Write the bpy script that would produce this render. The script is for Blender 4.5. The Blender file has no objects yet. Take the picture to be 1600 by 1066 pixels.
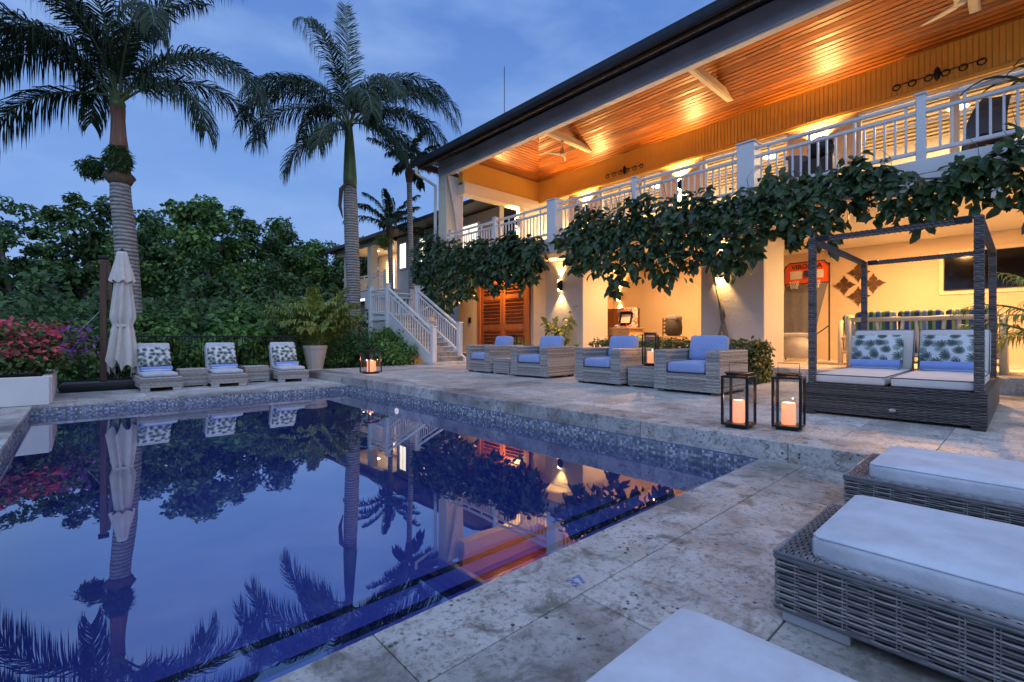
import bpy, math, random
import numpy as np
from math import radians as R, sin, cos, pi
from mathutils import Vector, Matrix
random.seed(7); rng = np.random.default_rng(7)
S = bpy.context.scene
COL = S.collection
# ------------------------------------------------------------------ camera
FX, FY = 0.674/math.hypot(.674,.738), 0.738/math.hypot(.674,.738)
cam = bpy.data.cameras.new('camera'); camo = bpy.data.objects.new('camera', cam); COL.objects.link(camo)
camo.location = (0, 0, 1.0)
camo.rotation_euler = (R(90), 0, math.atan2(-FX, FY))
cam.sensor_width = 36; cam.lens = 36*735/1600; cam.clip_start = .05; cam.clip_end = 600
cam.shift_y = -6/1600
S.camera = camo
# ------------------------------------------------------------------ world, light, exposure
W = bpy.data.worlds.new('World'); S.world = W; W.use_nodes = True
wn, wl = W.node_tree.nodes, W.node_tree.links
wn.clear()
def nd(t, **k):
    n = wn.new(t)
    for a, b in k.items(): setattr(n, a, b)
    return n
tc = nd('ShaderNodeTexCoord'); sp = nd('ShaderNodeSeparateXYZ'); wl.new(tc.outputs['Generated'], sp.inputs[0])
rp = nd('ShaderNodeValToRGB'); wl.new(sp.outputs['Z'], rp.inputs[0])
e = rp.color_ramp.elements
e[0].position = 0.0; e[0].color = (.195, .335, .64, 1)
e[1].position = 1.0; e[1].color = (.115, .255, .64, 1)
x = e.new(.25); x.color = (.160, .296, .62, 1)
x = e.new(.55); x.color = (.094, .200, .51, 1)
mp = nd('ShaderNodeMapping'); mp.inputs['Scale'].default_value = (1.3, 1.3, 3.6)
mp.inputs['Rotation'].default_value = (0, R(12), 0)
wl.new(tc.outputs['Generated'], mp.inputs[0])
nz = nd('ShaderNodeTexNoise'); nz.inputs['Scale'].default_value = 2.9; nz.inputs['Detail'].default_value = 5; nz.inputs['Roughness'].default_value = .52
wl.new(mp.outputs[0], nz.inputs['Vector'])
cr = nd('ShaderNodeValToRGB'); wl.new(nz.outputs['Fac'], cr.inputs[0])
cr.color_ramp.elements[0].position = .38; cr.color_ramp.elements[0].color = (0, 0, 0, 1)
cr.color_ramp.elements[1].position = .72; cr.color_ramp.elements[1].color = (.85, .85, .85, 1)
mx = nd('ShaderNodeMix', data_type='RGBA'); wl.new(cr.outputs[0], mx.inputs[0]); wl.new(rp.outputs[0], mx.inputs[6])
mx.inputs[7].default_value = (.235, .365, .66, 1)
bg = nd('ShaderNodeBackground'); wl.new(mx.outputs[2], bg.inputs[0]); bg.inputs[1].default_value = 1.0
wo = nd('ShaderNodeOutputWorld'); wl.new(bg.outputs[0], wo.inputs[0])
# afterglow of the set sun: very broad and soft, from behind the camera
sun = bpy.data.lights.new('sun', 'SUN'); sun.energy = .95; sun.angle = R(100); sun.color = (.86, .92, 1)
suno = bpy.data.objects.new('sun', sun); COL.objects.link(suno); suno.rotation_euler = (R(32), R(-22), 0)
S.view_settings.view_transform = 'Standard'; S.view_settings.look = 'None'
S.view_settings.gamma = 1; S.view_settings.exposure = .38; S.view_settings.use_curve_mapping = False
WARM = (1, .54, .17)
# ------------------------------------------------------------------ helpers
class MB:
    def __init__(s): s.v = []; s.f = []; s.m = []; s.mi = 0
    def add(s, vs, fs):
        o = len(s.v); s.v += [tuple(p) for p in vs]
        for f in fs: s.f.append(tuple(i+o for i in f)); s.m.append(s.mi)
        return s
    def box(s, x0, x1, y0, y1, z0, z1, M=None):
        vs = [Vector((x, y, z)) for z in (z0, z1) for y in (y0, y1) for x in (x0, x1)]
        if M is not None: vs = [M @ p for p in vs]
        return s.add(vs, [(0,2,3,1),(4,5,7,6),(0,1,5,4),(2,6,7,3),(0,4,6,2),(1,3,7,5)])
    def cbox(s, x0, x1, y0, y1, z0, z1, c=.01, M=None):
        """box with chamfered edges"""
        c = min(c, (x1-x0)*.45, (y1-y0)*.45, (z1-z0)*.45)
        xs, ys, zs = (x0, x1), (y0, y1), (z0, z1); vs = []; idx = {}
        for i in (0,1):
            for j in (0,1):
                for k in (0,1):
                    sx, sy, sz = (1,-1)[i], (1,-1)[j], (1,-1)[k]
                    for a in range(3):
                        p = [xs[i]+sx*c, ys[j]+sy*c, zs[k]+sz*c]
                        p[a] = (xs[i], ys[j], zs[k])[a]
                        idx[i,j,k,a] = len(vs); vs.append(Vector(p))
        fs = []
        for a in range(3):
            b, d = (a+1)%3, (a+2)%3
            for q in (0,1):
                def g(m, n):
                    t = [0,0,0]; t[a]=q; t[b]=m; t[d]=n; return idx[t[0],t[1],t[2],a]
                fs.append((g(0,0),g(1,0),g(1,1),g(0,1)) if q else (g(0,0),g(0,1),g(1,1),g(1,0)))
        for a in range(3):
            b, d = (a+1)%3, (a+2)%3
            for m in (0,1):
                for n in (0,1):
                    def h(q, ax):
                        t=[0,0,0]; t[a]=q; t[b]=m; t[d]=n; return idx[t[0],t[1],t[2],ax]
                    f = (h(0,b),h(1,b),h(1,d),h(0,d))
                    fs.append(f if (m==n) == False else f[::-1])
        for i in (0,1):
            for j in (0,1):
                for k in (0,1):
                    f = tuple(idx[i,j,k,a] for a in range(3))
                    fs.append(f if (i+j+k)%2 else f[::-1])
        if M is not None: vs = [M @ p for p in vs]
        return s.add(vs, fs)
    def tube(s, pts, rad, n=8, cap=True):
        pts = [Vector(p) for p in pts]
        if not hasattr(rad, '__len__'): rad = [rad]*len(pts)
        rings = []; up = None
        for i, p in enumerate(pts):
            d = (pts[min(i+1, len(pts)-1)] - pts[max(i-1, 0)])
            if d.length < 1e-9: d = Vector((0,0,1))
            d.normalize()
            if up is None:
                up = d.orthogonal().normalized()
            a = (up - d*up.dot(d))
            if a.length < 1e-6: a = d.orthogonal()
            a.normalize(); up = a; b = d.cross(a)
            rings.append([p + (a*cos(2*pi*k/n)+b*sin(2*pi*k/n))*rad[i] for k in range(n)])
        vs = [q for r in rings for q in r]; fs = []
        for i in range(len(pts)-1):
            for k in range(n):
                fs.append((i*n+k, i*n+(k+1)%n, (i+1)*n+(k+1)%n, (i+1)*n+k))
        if cap:
            fs.append(tuple(range(n))[::-1]); fs.append(tuple((len(pts)-1)*n+k for k in range(n)))
        return s.add(vs, fs)
    def beam(s, a, b, w, h):
        """square bar from a to b, w across, h in height"""
        a, b = Vector(a), Vector(b); d = (b-a); L = d.length; d.normalize()
        sd = d.cross(Vector((0,0,1)))
        if sd.length < 1e-6: sd = Vector((1,0,0))
        sd.normalize(); u = sd.cross(d)
        M = Matrix((( sd.x, d.x, u.x, a.x),(sd.y, d.y, u.y, a.y),(sd.z, d.z, u.z, a.z),(0,0,0,1)))
        return s.cbox(-w/2, w/2, 0, L, -h/2, h/2, min(w,h)*.12, M)
    def lathe(s, prof, n=16, c=(0,0,0), fn=None):
        vs = []
        for i, (r, z) in enumerate(prof):
            for k in range(n):
                t = 2*pi*k/n; rr = r*(fn(t, z) if fn else 1)
                vs.append((c[0]+rr*cos(t), c[1]+rr*sin(t), c[2]+z))
        fs = [(i*n+k, i*n+(k+1)%n, (i+1)*n+(k+1)%n, (i+1)*n+k) for i in range(len(prof)-1) for k in range(n)]
        fs.append(tuple(range(n))[::-1]); fs.append(tuple((len(prof)-1)*n+k for k in range(n)))
        return s.add(vs, fs)
    def cushion(s, x0, x1, y0, y1, z0, z1, r=.04, bulge=.02, n=9, M=None, seed=0, wob=.004):
        cx, cy, cz = (x0+x1)/2, (y0+y1)/2, (z0+z1)/2; h = Vector(((x1-x0)/2,(y1-y0)/2,(z1-z0)/2))
        r = min(r, min(h)*.98); rr = random.Random(seed); ph = [rr.uniform(0, 6) for _ in range(6)]
        thin = min(range(3), key=lambda a: h[a]); oth = [a for a in range(3) if a != thin]
        def warp(q):
            q = q.copy()
            # denser sampling near edges
            t = Vector([math.copysign(abs(c)**.6, c) for c in q])
            p = Vector((t.x*h.x, t.y*h.y, t.z*h.z))
            inner = Vector([max(-(h[a]-r), min(h[a]-r, p[a])) for a in range(3)])
            d = p-inner
            if d.length > 1e-9: p = inner + d.normalized()*r
            b = (1-t[oth[0]]**2)*(1-t[oth[1]]**2)
            p[thin] += math.copysign(bulge*b, q[thin])*abs(q[thin])
            w = wob*(sin(p.x*11+ph[0])*sin(p.y*9+ph[1]+p.z*7) + .6*sin(p.x*23+p.y*19+ph[2]))
            p[thin] += w*abs(q[thin])*b**.5 if b > 0 else 0
            p += Vector((cx,cy,cz))
            return M @ p if M is not None else p
        for a in range(3):
            b, d = (a+1)%3, (a+2)%3
            for sg in (-1, 1):
                vs = []; fs = []
                for i in range(n+1):
                    for j in range(n+1):
                        q = Vector((0,0,0)); q[a]=sg; q[b]=2*i/n-1; q[d]=2*j/n-1
                        vs.append(warp(q))
                for i in range(n):
                    for j in range(n):
                        f = (i*(n+1)+j, (i+1)*(n+1)+j, (i+1)*(n+1)+j+1, i*(n+1)+j+1)
                        fs.append(f if sg > 0 else f[::-1])
                s.add(vs, fs)
        return s
    def weave(s, o, u, v, w, h, row, stake, amp=.0055, phase=0, over=1.25, fine=1):
        """woven strands over a rectangle: rows run along u, pass in front of and behind stakes"""
        o, u, v = Vector(o), Vector(u), Vector(v); n = u.cross(v).normalized()
        rows = max(1, round(h/row)); row = h/rows; ns = max(2, round(w/stake)*2*fine); seg = w/ns
        for j in range(rows):
            zc = (j+.5)*row; jit = random.uniform(-.08,.08)*row; vs = []; fs = []
            for i in range(ns+1):
                a = amp*sin(pi*(i/(2*fine)))*(1 if (j+phase) % 2 == 0 else -1)
                c = o + u*(i*seg) + v*(zc+jit)
                hh = row*.5*over*(.92 + .08*sin(i*1.7+j))
                vs += [c + v*(-hh*.8) + n*(a-.0016), c + n*(a+max(.0028, amp*.6)), c + v*(hh*.8) + n*(a-.0016)]
            for i in range(ns):
                k = i*3
                fs += [(k, k+3, k+4, k+1), (k+1, k+4, k+5, k+2)]
            s.add(vs, fs)
        return s
    def mesh(s, name, mats, smooth=False):
        me = bpy.data.meshes.new(name); me.from_pydata(s.v, [], s.f)
        if not isinstance(mats, (list, tuple)): mats = [mats]
        for m in mats: me.materials.append(m)
        if len(mats) > 1: me.polygons.foreach_set('material_index', s.m)
        if smooth: me.polygons.foreach_set('use_smooth', [True]*len(s.f))
        me.update(); return me
def obj(name, me, parent=None, loc=None, kind=None):
    o = bpy.data.objects.new(name, me); COL.objects.link(o)
    if parent is not None: o.parent = parent
    if loc is not None: o.location = loc
    if kind: o['kind'] = kind
    return o
def P(mb, name, mats, parent=None, smooth=False, world=False, kind=None, label=None, loc=None):
    o = obj(name, mb.mesh(name, mats, smooth), parent, loc, kind)
    if world and parent is not None:
        q = parent; L = Vector((0,0,0))
        while q is not None: L += q.location; q = q.parent
        o.location = -L
    if label: o['label'] = label
    return o
def T(name, label, cat, loc=(0,0,0), rz=0, group=None):
    o = bpy.data.objects.new(name, None); COL.objects.link(o); o.empty_display_size = .1
    o.location = loc; o.rotation_euler = (0,0,rz); tag(o, label, cat, group); return o
def tag(o, label, cat, group=None):
    o['label'] = label; o['category'] = cat
    if group: o['group'] = group
    return o
def dup(o, loc=None, rz=None, label=None, parent=None, scale=None):
    c = o.copy(); COL.objects.link(c)
    if parent is not None: c.parent = parent
    for ch in list(o.children): dup(ch, parent=c)
    if loc is not None: c.location = loc
    if rz is not None: c.rotation_euler = (0,0,rz)
    if scale is not None: c.scale = scale
    if label: c['label'] = label
    return c
def struct(mb, name, mats, smooth=False):
    o = P(mb, name, mats, smooth=smooth); o['kind'] = 'structure'; return o
# ------------------------------------------------------------------ materials
class N:
    def __init__(s, name):
        s.m = bpy.data.materials.new(name); s.m.use_nodes = True
        s.n = s.m.node_tree.nodes; s.l = s.m.node_tree.links
        s.b = s.n['Principled BSDF']; s.out = s.n['Material Output']
    def add(s, t, **k):
        n = s.n.new(t)
        for a, b in k.items(): setattr(n, a, b)
        return n
    def set(s, **k):
        for a, b in k.items():
            i = s.b.inputs[a.replace('_', ' ')]
            if hasattr(b, 'is_output'): s.l.new(b, i)
            else: i.default_value = (*b, 1) if isinstance(b, tuple) and len(b) == 3 else b
        return s
    def coord(s, kind='Object', scale=(1,1,1), rot=(0,0,0)):
        m = s.add('ShaderNodeMapping'); m.inputs['Scale'].default_value = scale; m.inputs['Rotation'].default_value = rot
        if kind == 'Position': s.l.new(s.add('ShaderNodeNewGeometry').outputs['Position'], m.inputs[0])
        else: s.l.new(s.add('ShaderNodeTexCoord').outputs[kind], m.inputs[0])
        return m.outputs[0]
    def noise(s, vec, scale, detail=4, rough=.55, dist=0):
        n = s.add('ShaderNodeTexNoise'); s.l.new(vec, n.inputs['Vector'])
        n.inputs['Scale'].default_value = scale; n.inputs['Detail'].default_value = detail
        n.inputs['Roughness'].default_value = rough; n.inputs['Distortion'].default_value = dist
        return n.outputs['Fac']
    def vor(s, vec, scale, feature='F1', out='Distance'):
        n = s.add('ShaderNodeTexVoronoi', feature=feature); s.l.new(vec, n.inputs['Vector']); n.inputs['Scale'].default_value = scale
        return n.outputs[out]
    def ramp(s, fac, stops, interp='LINEAR'):
        r = s.add('ShaderNodeValToRGB'); s.l.new(fac, r.inputs[0]); el = r.color_ramp.elements; r.color_ramp.interpolation = interp
        while len(el) > 1: el.remove(el[-1])
        for i, (p, c) in enumerate(stops):
            q = el[0] if i == 0 else el.new(p)
            q.position = p; q.color = (c, c, c, 1) if not hasattr(c, '__len__') else (*c, 1)
        return r.outputs[0]
    def mix(s, fac, a, b, mode='MIX'):
        n = s.add('ShaderNodeMix', data_type='RGBA', blend_type=mode)
        for i, q in ((0, fac), (6, a), (7, b)):
            if hasattr(q, 'is_output'): s.l.new(q, n.inputs[i])
            elif i == 0: n.inputs[0].default_value = q
            else: n.inputs[i].default_value = (*q, 1)
        return n.outputs[2]
    def math(s, op, a, b=0, c=0):
        n = s.add('ShaderNodeMath', operation=op)
        for i, q in enumerate((a, b, c)):
            if hasattr(q, 'is_output'): s.l.new(q, n.inputs[i])
            else: n.inputs[i].default_value = q
        return n.outputs[0]
    def island(s): return s.add('ShaderNodeNewGeometry').outputs['Random Per Island']
    def objrand(s): return s.add('ShaderNodeObjectInfo').outputs['Random']
    def bump(s, h, strength=.3, dist=.01):
        n = s.add('ShaderNodeBump'); s.l.new(h, n.inputs['Height']); n.inputs['Strength'].default_value = strength; n.inputs['Distance'].default_value = dist
        s.l.new(n.outputs[0], s.b.inputs['Normal']); return s
def simple(name, col, rough=.5, metal=0, var=.12, scale=6, bump=0):
    k = N(name); v = k.coord('Object')
    f = k.noise(v, scale, 5)
    lo = tuple(c*(1-var) for c in col); hi = tuple(min(1, c*(1+var)) for c in col)
    k.set(Base_Color=k.ramp(f, [(.3, lo), (.7, hi)]), Roughness=rough, Metallic=metal)
    if bump: k.bump(k.noise(v, scale*12, 3), bump, .005)
    return k.m
def travertine(name, tone=1.0, stain=1.0, warm=0):
    k = N(name); pos = k.coord('Position')
    ri = k.objrand()
    off = k.add('ShaderNodeVectorMath', operation='ADD'); k.l.new(pos, off.inputs[0])
    cb = k.add('ShaderNodeCombineXYZ'); k.l.new(k.math('MULTIPLY', ri, 37), cb.inputs[0]); k.l.new(k.math('MULTIPLY', ri, 91), cb.inputs[2]); k.l.new(cb.outputs[0], off.inputs[1])
    v = off.outputs[0]
    a = k.noise(v, 2.2, 8, .62, .3); b = k.noise(v, 9, 8, .7)
    col = k.ramp(a, [(.25, (.28*tone, .26*tone, .235*tone)), (.42, (.50*tone, .47*tone, .43*tone)), (.56, (.68*tone, .66*tone, .62*tone)), (.75, (.60*tone, .53*tone, .45*tone))])
    col = k.mix(k.ramp(b, [(.38, 0.0), (.64, .62)]), col, (.74*tone, .73*tone, .70*tone))
    fine = k.noise(v, 34, 6, .75, .4); col = k.mix(k.ramp(fine, [(.36, .75), (.50, 0.0)]), col, (.17*tone, .155*tone, .135*tone))
    big = k.noise(pos, .9, 5, .6)
    col = k.mix(k.ramp(big, [(.48, 0.0), (.66, .82*stain)]), col, (.14, .135, .12))
    gg = k.noise(pos, 5.5, 7, .72, .6)
    col = k.mix(k.ramp(gg, [(.52, 0.0), (.64, .80*stain)]), col, (.14, .13, .11))
    wm = k.noise(v, 1.7, 4, .6, .5); col = k.mix(k.ramp(wm, [(.54, 0.0), (.70, .40)]), col, (.40*tone, .27*tone, .17*tone))
    pit = k.noise(v, 42, 5, .7); where = k.noise(v, 2.6, 4, .6)
    pm = k.math('MULTIPLY', k.ramp(pit, [(.33, 1.0), (.41, 0.0)]), k.ramp(where, [(.48, .0), (.62, 1.0)]))
    vo = k.vor(v, 30); sp = k.noise(v, 4.2, 3, .6)
    holes = k.math('MULTIPLY', k.ramp(vo, [(.16, 1.0), (.30, 0.0)]), k.ramp(sp, [(.54, 0.0), (.62, 1.0)]))
    pm = k.math('MAXIMUM', pm, holes)
    col = k.mix(pm, col, (.035, .030, .027))
    hs = k.add('ShaderNodeHueSaturation'); k.l.new(col, hs.inputs['Color'])
    k.l.new(k.math('MULTIPLY_ADD', ri, .34, .83), hs.inputs['Value'])
    k.set(Base_Color=hs.outputs[0], Roughness=k.ramp(b, [(.3, .42), (.7, .72)]))
    ht = k.math('SUBTRACT', k.math('MULTIPLY', b, .35), pm)
    k.bump(ht, .55, .008)
    return k.m
def leafmat(name, dark, light, rough=.45, trans=.22, spec=.4):
    k = N(name); r = k.island()
    pos = k.coord('Position'); cl = k.noise(pos, .9, 3)
    f = k.math('ADD', k.math('MULTIPLY', r, .6), k.math('MULTIPLY', cl, .5))
    c = k.ramp(f, [(.15, dark), (.8, light), (.97, tuple(min(1, q*1.9) for q in light))])  # brightest stop paints a few leaves as if lit
    k.set(Base_Color=c, Roughness=rough, Specular_IOR_Level=spec)
    t = k.add('ShaderNodeBsdfTranslucent'); k.l.new(c, t.inputs[0])
    mx = k.add('ShaderNodeMixShader'); mx.inputs[0].default_value = trans
    k.l.new(k.b.outputs[0], mx.inputs[1]); k.l.new(t.outputs[0], mx.inputs[2]); k.l.new(mx.outputs[0], k.out.inputs[0])
    return k.m
def emit(name, col, st):
    k = N(name); k.set(Base_Color=(.8,.8,.8), Emission_Color=col, Emission_Strength=st); return k.m
def glass(name, tint=(.95,.97,.97)):
    k = N(name); lw = k.add('ShaderNodeLayerWeight'); lw.inputs['Blend'].default_value = .5
    fr = k.math('MULTIPLY_ADD', k.math('POWER', lw.outputs['Facing'], 5), .8, .03)
    t = k.add('ShaderNodeBsdfTransparent'); t.inputs[0].default_value = (*tint, 1)
    g = k.add('ShaderNodeBsdfGlossy'); g.inputs['Roughness'].default_value = .02
    m = k.add('ShaderNodeMixShader'); k.l.new(fr, m.inputs[0]); k.l.new(t.outputs[0], m.inputs[1]); k.l.new(g.outputs[0], m.inputs[2])
    k.l.new(m.outputs[0], k.out.inputs[0]); return k.m
def wickermat(name, dark, light, rough=.45):
    k = N(name); r = k.island(); v = k.coord('Object')
    f = k.math('ADD', k.math('MULTIPLY', r, .55), k.math('MULTIPLY', k.noise(v, 26, 3), .5))
    k.set(Base_Color=k.ramp(f, [(.2, dark), (.75, light)]), Roughness=rough); return k.m
def fabric(name, col, rough=.85, scale=300, var=.05):
    k = N(name); v = k.coord('Object')
    f = k.noise(v, 5, 5, .6)
    k.set(Base_Color=k.ramp(f, [(.3, tuple(c*(1-var*1.6) for c in col)), (.7, tuple(min(1, c*(1+var)) for c in col))]), Roughness=rough, Sheen_Weight=.15)
    h = k.math('ADD', k.math('MULTIPLY', k.noise(v, scale, 2), .2), k.math('ADD', k.noise(v, 14, 3), k.math('MULTIPLY', k.noise(v, 4.5, 3, .5, 1.2), 1.6))); k.bump(h, .38, .012); return k.m
def woodmat(name, dark, light, axis='X', rough=.3, scale=1.0, coat=0, knots=True):
    k = N(name)
    sc = {'X': (.35, 9, 9), 'Y': (9, .35, 9), 'Z': (9, 9, .35)}[axis]
    pos = k.coord('Object', tuple(q*scale for q in sc)); ri = k.objrand()
    off = k.add('ShaderNodeVectorMath', operation='ADD'); k.l.new(pos, off.inputs[0])
    cb = k.add('ShaderNodeCombineXYZ')
    for i, m in enumerate((53, 71, 29)): k.l.new(k.math('MULTIPLY', ri, m), cb.inputs[i])
    k.l.new(cb.outputs[0], off.inputs[1]); v = off.outputs[0]
    g = k.noise(v, 2.4, 7, .62, .8)
    c = k.ramp(g, [(.28, dark), (.52, tuple((a+b)/2 for a, b in zip(dark, light))), (.72, light)])
    if knots:
        kv = k.coord('Object', {'X': (1.3, 9, 9), 'Y': (9, 1.3, 9), 'Z': (9, 9, 1.3)}[axis]); o2 = k.add('ShaderNodeVectorMath', operation='ADD')
        k.l.new(kv, o2.inputs[0]); k.l.new(cb.outputs[0], o2.inputs[1])
        kn = k.vor(o2.outputs[0], .75)
        c = k.mix(k.ramp(kn, [(.06, .85), (.17, 0.0)]), c, tuple(q*.35 for q in dark))
    hs = k.add('ShaderNodeHueSaturation'); k.l.new(c, hs.inputs['Color']); k.l.new(k.math('MULTIPLY_ADD', ri, .55, .70), hs.inputs['Value'])
    k.set(Base_Color=hs.outputs[0], Roughness=rough, Coat_Weight=coat, Coat_Roughness=.12)
    k.bump(g, .12, .003); return k.m
def stucco(name, col, bump=.5):
    k = N(name); v = k.coord('Position')
    f = k.noise(v, 1.1, 6, .6); g = k.noise(v, 16, 6, .65)
    c = k.ramp(f, [(.3, tuple(q*.90 for q in col)), (.7, col)])
    c = k.mix(k.ramp(k.noise(v, 5, 6, .7), [(.55, 0.0), (.8, .25)]), c, tuple(q*.7 for q in col))
    k.set(Base_Color=c, Roughness=.85); k.bump(g, bump, .012); return k.m
def palmprint(name, base=(.80,.80,.76), ink=(.055,.085,.075), scale=5.2, plane='XZ'):
    k = N(name); v0 = k.coord('Object')
    sp = k.add('ShaderNodeSeparateXYZ'); k.l.new(v0, sp.inputs[0])
    cb = k.add('ShaderNodeCombineXYZ'); k.l.new(sp.outputs[plane[0]], cb.inputs[0]); k.l.new(sp.outputs[plane[1]], cb.inputs[1])
    col = None; c = base
    for sc, inkc, ofs in ((scale, tuple(q*2.6+.05 for q in ink), 3.3), (scale*.82, ink, 0.0)):
        m = k.add('ShaderNodeMapping'); k.l.new(cb.outputs[0], m.inputs[0]); m.inputs['Scale'].default_value = (sc, sc, 0); m.inputs['Location'].default_value = (ofs, ofs*.7, 0)
        vo = k.add('ShaderNodeTexVoronoi', feature='F1', voronoi_dimensions='2D'); vo.inputs['Scale'].default_value = 1; vo.inputs['Randomness'].default_value = .75
        k.l.new(m.outputs[0], vo.inputs['Vector'])
        d = k.add('ShaderNodeVectorMath', operation='SUBTRACT'); k.l.new(m.outputs[0], d.inputs[0]); k.l.new(vo.outputs['Position'], d.inputs[1])
        s2 = k.add('ShaderNodeSeparateXYZ'); k.l.new(d.outputs[0], s2.inputs[0])
        an = k.math('ARCTAN2', s2.outputs[1], s2.outputs[0])
        rad = vo.outputs['Distance']
        an = k.math('ADD', an, k.math('MULTIPLY', rad, 1.2))
        pet = k.math('ABSOLUTE', k.math('SINE', k.math('MULTIPLY', an, 5.5)))
        lim = k.math('MULTIPLY_ADD', k.math('POWER', pet, .8), .34, .13)
        lim = k.math('MULTIPLY', lim, k.math('MULTIPLY_ADD', k.math('SINE', an), .22, .95))
        msk = k.ramp(k.math('SUBTRACT', lim, rad), [(.49, 0.0), (.51, 1.0)]) if False else k.math('GREATER_THAN', lim, rad)
        c = k.mix(msk, c, inkc)
    k.set(Base_Color=c, Roughness=.85); k.bump(k.noise(v0, 16, 4), .3, .008); return k.m
def stripemat(name, axis='Y', scale=1.0, ang=0):
    k = N(name); v = k.coord('Object', rot=(ang if axis == 'Y' else 0, 0, ang if axis == 'X' else 0))
    sp = k.add('ShaderNodeSeparateXYZ'); k.l.new(v, sp.inputs[0])
    f = k.math('FRACT', k.math('MULTIPLY', sp.outputs[axis], 2.4*scale))
    c = k.ramp(f, [(0, (.03,.06,.20)), (.14, (.03,.06,.20)), (.15, (.10,.20,.05)), (.26, (.12,.24,.06)), (.27, (.40,.42,.28)), (.33, (.40,.42,.28)), (.34, (.05,.10,.30)), (.48, (.05,.10,.30)), (.49, (.30,.40,.10)), (.58, (.30,.40,.10)), (.59, (.04,.10,.07)), (.72, (.04,.10,.07)), (.73, (.45,.48,.40)), (.78, (.45,.48,.40)), (.79, (.16,.26,.42)), (.90, (.16,.26,.42)), (.91, (.45,.50,.12)), (1, (.45,.50,.12))], 'CONSTANT')
    k.set(Base_Color=c, Roughness=.8); k.bump(k.noise(v, 14, 3), .3, .01); return k.m

M = {}
M['trav'] = travertine('travertine', .74, 1.1)
M['trav_terrace'] = travertine('travertine_terrace', .88, .6)
M['trav_edge'] = travertine('travertine_edge', .72, 1.15)
M['grout'] = simple('grout', (.09,.08,.07), .9)
M['white'] = simple('white_paint', (.74,.74,.73), .42, var=.04, scale=3)
M['cream'] = stucco('cream_wall', (.72,.58,.41), .10)
M['stucco'] = stucco('pillar_stucco', (.52,.51,.50), .85)
M['soffit'] = simple('soffit_paint', (.70,.64,.54), .6, var=.04, scale=2)
M['annexwall'] = stucco('annex_wall', (.62,.60,.57), .15)
M['interior'] = stucco('interior_wall', (.80,.72,.60), .05)
M['pine'] = woodmat('varnished_pine_y', (.13,.030,.004), (.47,.15,.016), 'Y', .38, 1, .0)
M['pine_x'] = woodmat('varnished_pine_x', (.13,.030,.004), (.47,.15,.016), 'X', .38, 1, .0)
M['frieze'] = simple('frieze_boards', (.80,.47,.09), .45, var=.05, scale=2)
M['cream_wood'] = simple('cream_painted_wood', (.74,.66,.50), .45, var=.05, scale=2)
M['paleboard'] = woodmat('pale_boards', (.48,.36,.22), (.72,.60,.44), 'Y', .4)
M['roof_dark'] = simple('roof_metal', (.030,.032,.038), .35, .4, var=.2)
M['fascia'] = woodmat('fascia_wood', (.05,.025,.012), (.13,.07,.03), 'Y', .5)
M['beam_grey'] = simple('beam_grey_paint', (.46,.47,.50), .32, var=.15, scale=1.2)
M['tile_roof'] = simple('shingle_roof', (.055,.055,.06), .7, var=.3)
M['teak'] = woodmat('red_teak', (.20,.055,.014), (.46,.16,.040), 'Z', .32, 1, .2, False)
M['cab_wood'] = woodmat('mahogany', (.16,.045,.015), (.34,.11,.035), 'Z', .35, 1, .2, False)
M['table_wood'] = woodmat('light_oak', (.36,.22,.10), (.60,.42,.22), 'Y', .45, 1, 0, False)
M['dark_wood'] = woodmat('dark_wood', (.035,.02,.012), (.10,.05,.025), 'Z', .4, 1, 0, False)
M['bamboo'] = simple('cream_bamboo', (.70,.58,.40), .4, var=.1, scale=5)
M['wicker'] = wickermat('grey_wicker', (.075,.074,.082), (.27,.265,.27))
M['wicker_core'] = simple('wicker_core', (.035,.033,.035), .8)
M['wicker_light'] = wickermat('light_grey_wicker', (.20,.185,.17), (.48,.45,.42))
M['wicker_lcore'] = simple('light_wicker_core', (.14,.13,.125), .8)
M['wicker_dark'] = wickermat('brown_wicker', (.040,.036,.036), (.13,.118,.11), .4)
M['alu'] = simple('grey_foot', (.40,.42,.45), .4, .3)
M['whitefab'] = fabric('white_cushion', (.53,.57,.63), var=.12)
M['bluefab'] = fabric('blue_grey_cushion', (.27,.36,.62))
M['offfab'] = fabric('offwhite_cushion', (.66,.63,.59))
M['piping'] = simple('dark_piping', (.16,.14,.13), .8)
M['towel'] = fabric('blue_towel', (.22,.32,.66), .95, 500)
M['towel_w'] = fabric('pale_towel', (.48,.60,.82), .95, 500)
M['palmprint'] = palmprint('palm_print', (.62,.65,.64), scale=12.5)
M['palmprint_yz'] = palmprint('palm_print_wide', (.60,.65,.66), scale=9.5, plane='YZ')
M['stripe'] = stripemat('striped_fabric', 'Y')
M['stripe_x'] = stripemat('striped_fabric_slant', 'X', 1.3, R(25))
M['umb'] = fabric('umbrella_canvas', (.60,.57,.53))
M['umb_wood'] = woodmat('umbrella_wood', (.06,.025,.012), (.16,.07,.03), 'Z', .4, 1, 0, False)
M['black'] = simple('black_metal', (.012,.012,.014), .35, .3, var=.2)
M['black_fab'] = fabric('black_cover', (.012,.013,.018))
M['screen'] = simple('tv_screen', (.004,.004,.006), .08, var=0)
M['grey_fab'] = fabric('grey_cloth', (.13,.13,.15))
M['orange'] = simple('orange_board', (.72,.10,.025), .5, var=.03)
M['board_white'] = simple('board_white', (.70,.66,.58), .6, var=.02)
M['black_ink'] = simple('black_ink', (.015,.015,.02), .5, var=0)
M['navy_ink'] = simple('navy_ink', (.03,.05,.13), .5, var=0)
M['blue_ink'] = simple('blue_marker_paint', (.15,.20,.42), .7, var=.5, scale=60)
M['net'] = simple('white_net', (.75,.72,.66), .8)
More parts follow.
